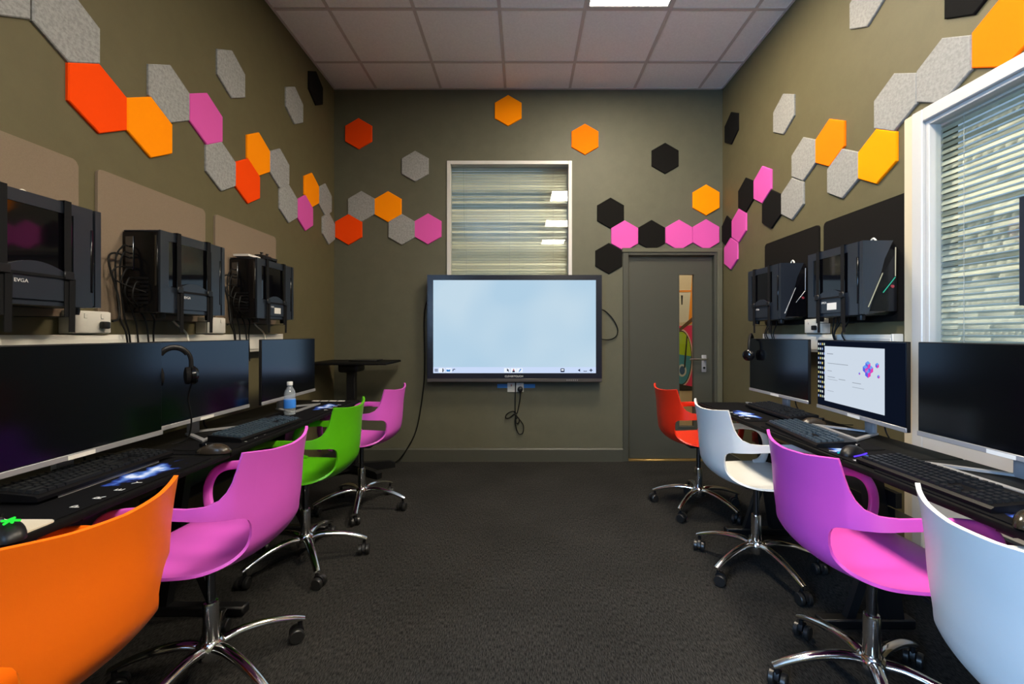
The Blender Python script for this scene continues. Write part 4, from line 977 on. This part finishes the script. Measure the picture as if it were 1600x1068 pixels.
tag(cable('cable', [(-0.86, 4.03, 1.52), (-0.905, 4.05, 1.46), (-0.925, yb, 1.30), (-0.92, yb, 0.90), (-0.935, yb, 0.65), (-0.99, yb, 0.32), (-1.07, yb - 0.02, 0.14), (-1.16, yb - 0.05, 0.02), (-1.24, yb - 0.07, 0.007)], 0.006, M_CABLE), 'long black cable running from the big screen down to the floor', 'cable')
tag(cable('cable', [(0.69, 4.04, 1.42), (0.76, yb, 1.40), (0.83, yb, 1.33), (0.875, yb, 1.24), (0.865, yb, 1.17), (0.80, yb, 1.135), (0.70, 4.04, 1.14)], 0.005, M_CABLE), 'black cable looping out of the right side of the big screen', 'cable')

# ------------------------------------------------------------------ chairs
def interp(tab, t):
    for (a, *va), (b, *vb) in zip(tab, tab[1:]):
        if a <= t <= b:
            f = (t - a) / (b - a); return [p + (q - p) * f for p, q in zip(va, vb)]
    return list(tab[-1][1:])
# stations along the centre line: u (forward), z, half width, side lift dz, side forward du
ST = [(0.250, 0.418, 0.120, 0.000, -0.030), (0.243, 0.438, 0.165, 0.002, -0.028), (0.222, 0.453, 0.198, 0.004, -0.018), (0.180, 0.461, 0.218, 0.006, -0.006),
      (0.110, 0.464, 0.228, 0.008, 0.0), (0.030, 0.461, 0.229, 0.010, 0.0), (-0.050, 0.456, 0.222, 0.014, 0.0), (-0.110, 0.455, 0.212, 0.018, 0.002),
      (-0.160, 0.461, 0.198, 0.022, 0.007), (-0.202, 0.478, 0.180, 0.020, 0.013), (-0.232, 0.505, 0.162, 0.012, 0.020), (-0.250, 0.535, 0.150, 0.004, 0.0255), (-0.258, 0.565, 0.1453, 0.0, 0.0288)]
BACK = [(0.565, -0.258), (0.61, -0.2635), (0.66, -0.267), (0.72, -0.271), (0.78, -0.279), (0.84, -0.290)]      # z, u of the centre line
ZHI = [(0.0, 0.815), (0.10, 0.820), (0.172, 0.830), (0.204, 0.834), (0.2075, 0.815), (0.212, 0.780), (0.219, 0.748), (0.231, 0.722), (0.250, 0.703), (0.285, 0.690), (0.34, 0.685), (0.52, 0.690)]
ZLO = [(0.148, 0.565), (0.1495, 0.585), (0.1535, 0.603), (0.162, 0.619), (0.178, 0.631), (0.205, 0.639), (0.26, 0.646), (0.34, 0.651), (0.52, 0.655)]
WRAP = []
def wrap_table():
    v = u = 0.0; n = 520
    for i in range(n + 1):
        q = i * 0.001; WRAP.append((q, u, v))
        th = math.atan(2.75 * v) if q < 0.2 else math.radians(27.6 + (91 - 27.6) * min(1, (q - 0.2) / 0.115) ** 0.85)
        u += math.sin(th) * 0.001; v += math.cos(th) * 0.001
wrap_table()
def wrap_pt(q, z):
    du, v = interp(WRAP, min(abs(q), 0.5199)); uc = interp(BACK, z)[0]
    return Vector((uc + du, math.copysign(v, q), z))
def shell_mesh():
    """one-piece shell: seat, back and the arms that flow out of the back's sides"""
    m = MB(); NV = 16
    P = [Vector((a[0], a[1], a[2])) for a in ST]; Q = [Vector((a[3], a[4], 0)) for a in ST]
    A, B = smooth_path(P, 3), smooth_path(Q, 3); rows = []
    for p, q in zip(A[:-1], B[:-1]):
        rows.append([m.bm.verts.new((p.x + q.y * (-1 + 2 * k / NV) ** 2, (-1 + 2 * k / NV) * p.z, p.y + q.x * abs(-1 + 2 * k / NV) ** 2.4)) for k in range(NV + 1)])
    FR = [0, 0.03, 0.07, 0.12, 0.18, 0.25, 0.33, 0.42, 0.52, 0.62, 0.72, 0.82, 0.91, 0.97, 1.0]
    nb = len(rows)
    for f in FR:
        r = []
        for k in range(NV + 1):
            q = 0.148 * (-1 + 2 * k / NV); z = 0.565 + (interp(ZHI, abs(q))[0] - 0.565) * f
            r.append(m.bm.verts.new(wrap_pt(q, z)))
        rows.append(r)
    for a, b in zip(rows, rows[1:]):
        for k in range(NV): m.bm.faces.new((a[k], a[k + 1], b[k + 1], b[k]))
    SC = [0.1487, 0.1495, 0.1513, 0.1535, 0.1575, 0.162, 0.169, 0.178, 0.191, 0.204, 0.2058, 0.2075, 0.2095, 0.212, 0.215, 0.219, 0.224, 0.231, 0.240, 0.250, 0.265, 0.285, 0.31, 0.34, 0.37, 0.40, 0.43, 0.455]
    for side in (-1, 1):
        prev = [rows[nb + i][NV if side > 0 else 0] for i in range(len(FR))]
        for q in SC:
            lo, hi = interp(ZLO, q)[0], interp(ZHI, q)[0]
            cur = [m.bm.verts.new(wrap_pt(side * q, lo + (hi - lo) * f)) for f in FR]
            for i in range(len(FR) - 1): m.bm.faces.new((prev[i], cur[i], cur[i + 1], prev[i + 1]))
            prev = cur
    bmesh.ops.recalc_face_normals(m.bm, faces=m.bm.faces[:])
    bmesh.ops.solidify(m.bm, geom=m.bm.faces[:], thickness=0.0095)
    return m.mesh('seat_shell', mat('chair_plastic', (0.5, 0.5, 0.5), 0.38), ang=50)
def arm_mesh(side):
    """front loop of the arm, from the end of the shell's side band down to the seat edge"""
    e0, e1, e2 = wrap_pt(0.435, 0.671), wrap_pt(0.465, 0.672), wrap_pt(0.495, 0.672)
    vv = e1.y - 0.004
    pts = [tuple(e0 - Vector((0, 0.004, 0))), tuple(e1 - Vector((0, 0.004, 0))), tuple(e2 - Vector((0, 0.004, 0))), (0.115, vv, 0.664), (0.152, vv - 0.003, 0.640), (0.170, vv - 0.008, 0.600), (0.171, vv - 0.014, 0.555), (0.158, vv - 0.020, 0.510), (0.132, vv - 0.026, 0.480), (0.095, vv - 0.036, 0.466)]
    H = [0.0165, 0.0172, 0.0172, 0.0172, 0.0172, 0.0172, 0.0175, 0.0195, 0.025, 0.030]
    TH = [0.0058, 0.0065, 0.0075, 0.0085, 0.009, 0.009, 0.009, 0.009, 0.009, 0.006]
    A = smooth_path(pts, 4); HT = smooth_path([(h, k, 0) for h, k in zip(H, TH)], 4)
    m = MB(); rings = []; n = 12
    for i, p in enumerate(A):
        t = (A[min(i + 1, len(A) - 1)] - A[max(i - 1, 0)]).normalized()
        nv = Vector((0, 1, 0)) - t * t.y; nv.normalize(); sv = t.cross(nv)
        ring = []
        for k in range(n):
            a = 2 * PI * k / n; c, s_ = math.cos(a), math.sin(a)
            q = p + sv * HT[i].x * math.copysign(abs(c) ** 0.7, c) + nv * HT[i].y * math.copysign(abs(s_) ** 0.7, s_)
            ring.append(m.bm.verts.new((q.x, q.y * side, q.z)))
        rings.append(ring)
    for a, b in zip(rings, rings[1:]):
        for k in range(n): m.bm.faces.new((a[k], a[(k + 1) % n], b[(k + 1) % n], b[k]))
    m.bm.faces.new(rings[0]); m.bm.faces.new(rings[-1][::-1])
    return m.mesh('armrest', mat('chair_plastic', (0.5, 0.5, 0.5), 0.38), ang=60)
SHELL = shell_mesh(); ARMS = [arm_mesh(1), arm_mesh(-1)]
COLM = MB().lathe([(0.0145, 0.24), (0.0145, 0.425)], n=18).mesh('gas_column', M_DARKCH)
SLEEVE = MB().lathe([(0.030, 0.085), (0.028, 0.13), (0.0245, 0.17), (0.0245, 0.268), (0.022, 0.276), (0.017, 0.278)], n=22).mesh('sleeve', M_CHROME)
MOUNT = MB().box(-0.09, 0.09, -0.075, 0.075, 0.427, 0.4415, 0.006, 2).cyl((0.03, -0.07, 0.433), (0.03, -0.18, 0.425), 0.006, n=8).mesh('seat_mount', M_BLACK)
BOLT = MB().lathe([(0.007, 0.0), (0.007, 0.003), (0.004, 0.004)], n=10).mesh('bolt', M_BLACK)
def leg_mesh():
    m = MB(); pts = smooth_path([(0.015, 0, 0.118), (0.08, 0, 0.132), (0.17, 0, 0.122), (0.25, 0, 0.098), (0.300, 0, 0.076)], 4)
    rings = []; n = 12; N = len(pts) - 1
    for i, p in enumerate(pts):
        f = i / N; hw = 0.0215 - 0.006 * f; hh = 0.020 - 0.0085 * f
        t = (pts[min(i + 1, N)] - pts[max(i - 1, 0)]).normalized(); up = Vector((-t.z, 0, t.x))
        rings.append([m.bm.verts.new(p + Vector((0, 1, 0)) * hw * math.cos(2 * PI * k / n) + up * hh * (math.sin(2 * PI * k / n) if math.sin(2 * PI * k / n) > 0 else 0.55 * math.sin(2 * PI * k / n))) for k in range(n)])
    for a, b in zip(rings, rings[1:]):
        for k in range(n): m.bm.faces.new((a[k], a[(k + 1) % n], b[(k + 1) % n], b[k]))
    m.bm.faces.new(rings[0]); m.bm.faces.new(rings[-1][::-1])
    return m.mesh('leg', M_CHROME, ang=60)
LEGM = leg_mesh()
HUB = MB().lathe([(0.026, 0.085), (0.040, 0.092), (0.046, 0.112), (0.042, 0.138), (0.031, 0.148)], n=24).mesh('hub', M_CHROME)
def caster_mesh():
    m = MB().cyl((0, 0, 0.045), (0, 0, 0.074), 0.008, n=10)
    pts = [(-0.012, 0.030)] + [(0.024 * math.cos(a) - 0.012, 0.030 + 0.028 * math.sin(a)) for a in [PI * k / 10 for k in range(11)]][::-1]
    m.prism([(-0.038, 0.030), (-0.034, 0.046), (-0.024, 0.056), (-0.010, 0.060), (0.006, 0.056), (0.012, 0.044), (0.012, 0.034)], 'y', -0.007, 0.007)
    return m.mesh('caster', M_BLACK)
CAST = caster_mesh()
WHEEL = MB().lathe([(0.010, -0.0105), (0.022, -0.0105), (0.0265, -0.007), (0.0265, 0.006), (0.023, 0.0095), (0.010, 0.0095)], axis='y', n=24).mesh('wheel', mat('caster_black', (0.012, 0.012, 0.012), 0.35))
CHAIR_MATS = {}
def plastic(name, col, rough=0.36):
    return mat('chair_' + name, col, rough, bump=(420, 0.10, 0.0012), noise=(5, tuple(c * 0.96 for c in col), 0.3, 0.7))
def chair(label, loc, rz, base, pm, rnd):
    t = thing('swivel_chair', label, 'chair', (loc[0], loc[1], 0), rz, 'plastic swivel chairs at the desks')
    def part(nm, me, par=t, l=None, r=None, m=None):
        o = link(nm, me, par, l, r)
        if m: o.material_slots[0].link = 'OBJECT'; o.material_slots[0].material = m
        return o
    part('seat_shell', SHELL, m=pm)
    for a in ARMS: part('armrest', a, m=pm)
    part('seat_mount', MOUNT); part('gas_column', COLM); part('sleeve', SLEEVE); part('hub', HUB)
    for bx, by in ((-0.09, 0.15), (-0.09, -0.15), (0.10, 0.15), (0.10, -0.15)):
        part('bolt', BOLT, l=(bx, by, 0.4655 if bx > 0 else 0.466))
    R = random.Random(rnd)
    for k in range(5):
        a = math.radians(base + 72 * k) - rz
        lg = part('leg', LEGM, r=(0, 0, a))
        c = part('caster', CAST, lg, (0.288, 0, 0), (0, 0, R.uniform(0, 2 * PI)))
        for s in (-1, 1):
            # wheels sit beside the caster's fork: sub-parts of the leg like the fork itself
            ca = c.rotation_euler[2]; ox, oy = -0.012, s * 0.0185
            w_ = part('wheel', WHEEL, lg, (0.288 + ox * math.cos(ca) - oy * math.sin(ca), ox * math.sin(ca) + oy * math.cos(ca), 0.0268), (0, 0, ca + (PI if s < 0 else 0)))
    return t
ORANGE = plastic('orange', (0.90, 0.155, 0.004)); PINK = plastic('pink', (0.64, 0.10, 0.56)); GREEN = plastic('green', (0.085, 0.42, 0.004))
RED = plastic('red', (0.64, 0.022, 0.005)); WHITE = plastic('white', (0.62, 0.62, 0.60)); PURPLE = plastic('purple', (0.62, 0.075, 0.44))
chair('orange plastic swivel chair at the bottom left corner, nearest the viewer', (-1.105, 0.905), PI, 56, ORANGE, 1)
chair('pink plastic swivel chair between the orange and the green one', (-1.070, 1.495), PI, 46, PINK, 2)
chair('green plastic swivel chair in the left row', (-1.140, 2.285), PI, 18, GREEN, 3)
chair('pink plastic swivel chair farthest in the left row', (-1.105, 2.985), PI - 0.06, -5, PINK, 4)
chair('red plastic swivel chair farthest in the right row, by the door', (1.195, 2.985), 0.06, 154, RED, 5)
chair('white plastic swivel chair between the red and the purple one', (1.180, 2.215), 0.0, 136, WHITE, 6)
chair('purple-pink plastic swivel chair in the right row', (1.135, 1.425), -0.04, 100, PURPLE, 7)
chair('white plastic swivel chair at the bottom right corner, nearest the viewer', (1.12, 0.80), -0.24, 45, WHITE, 8)
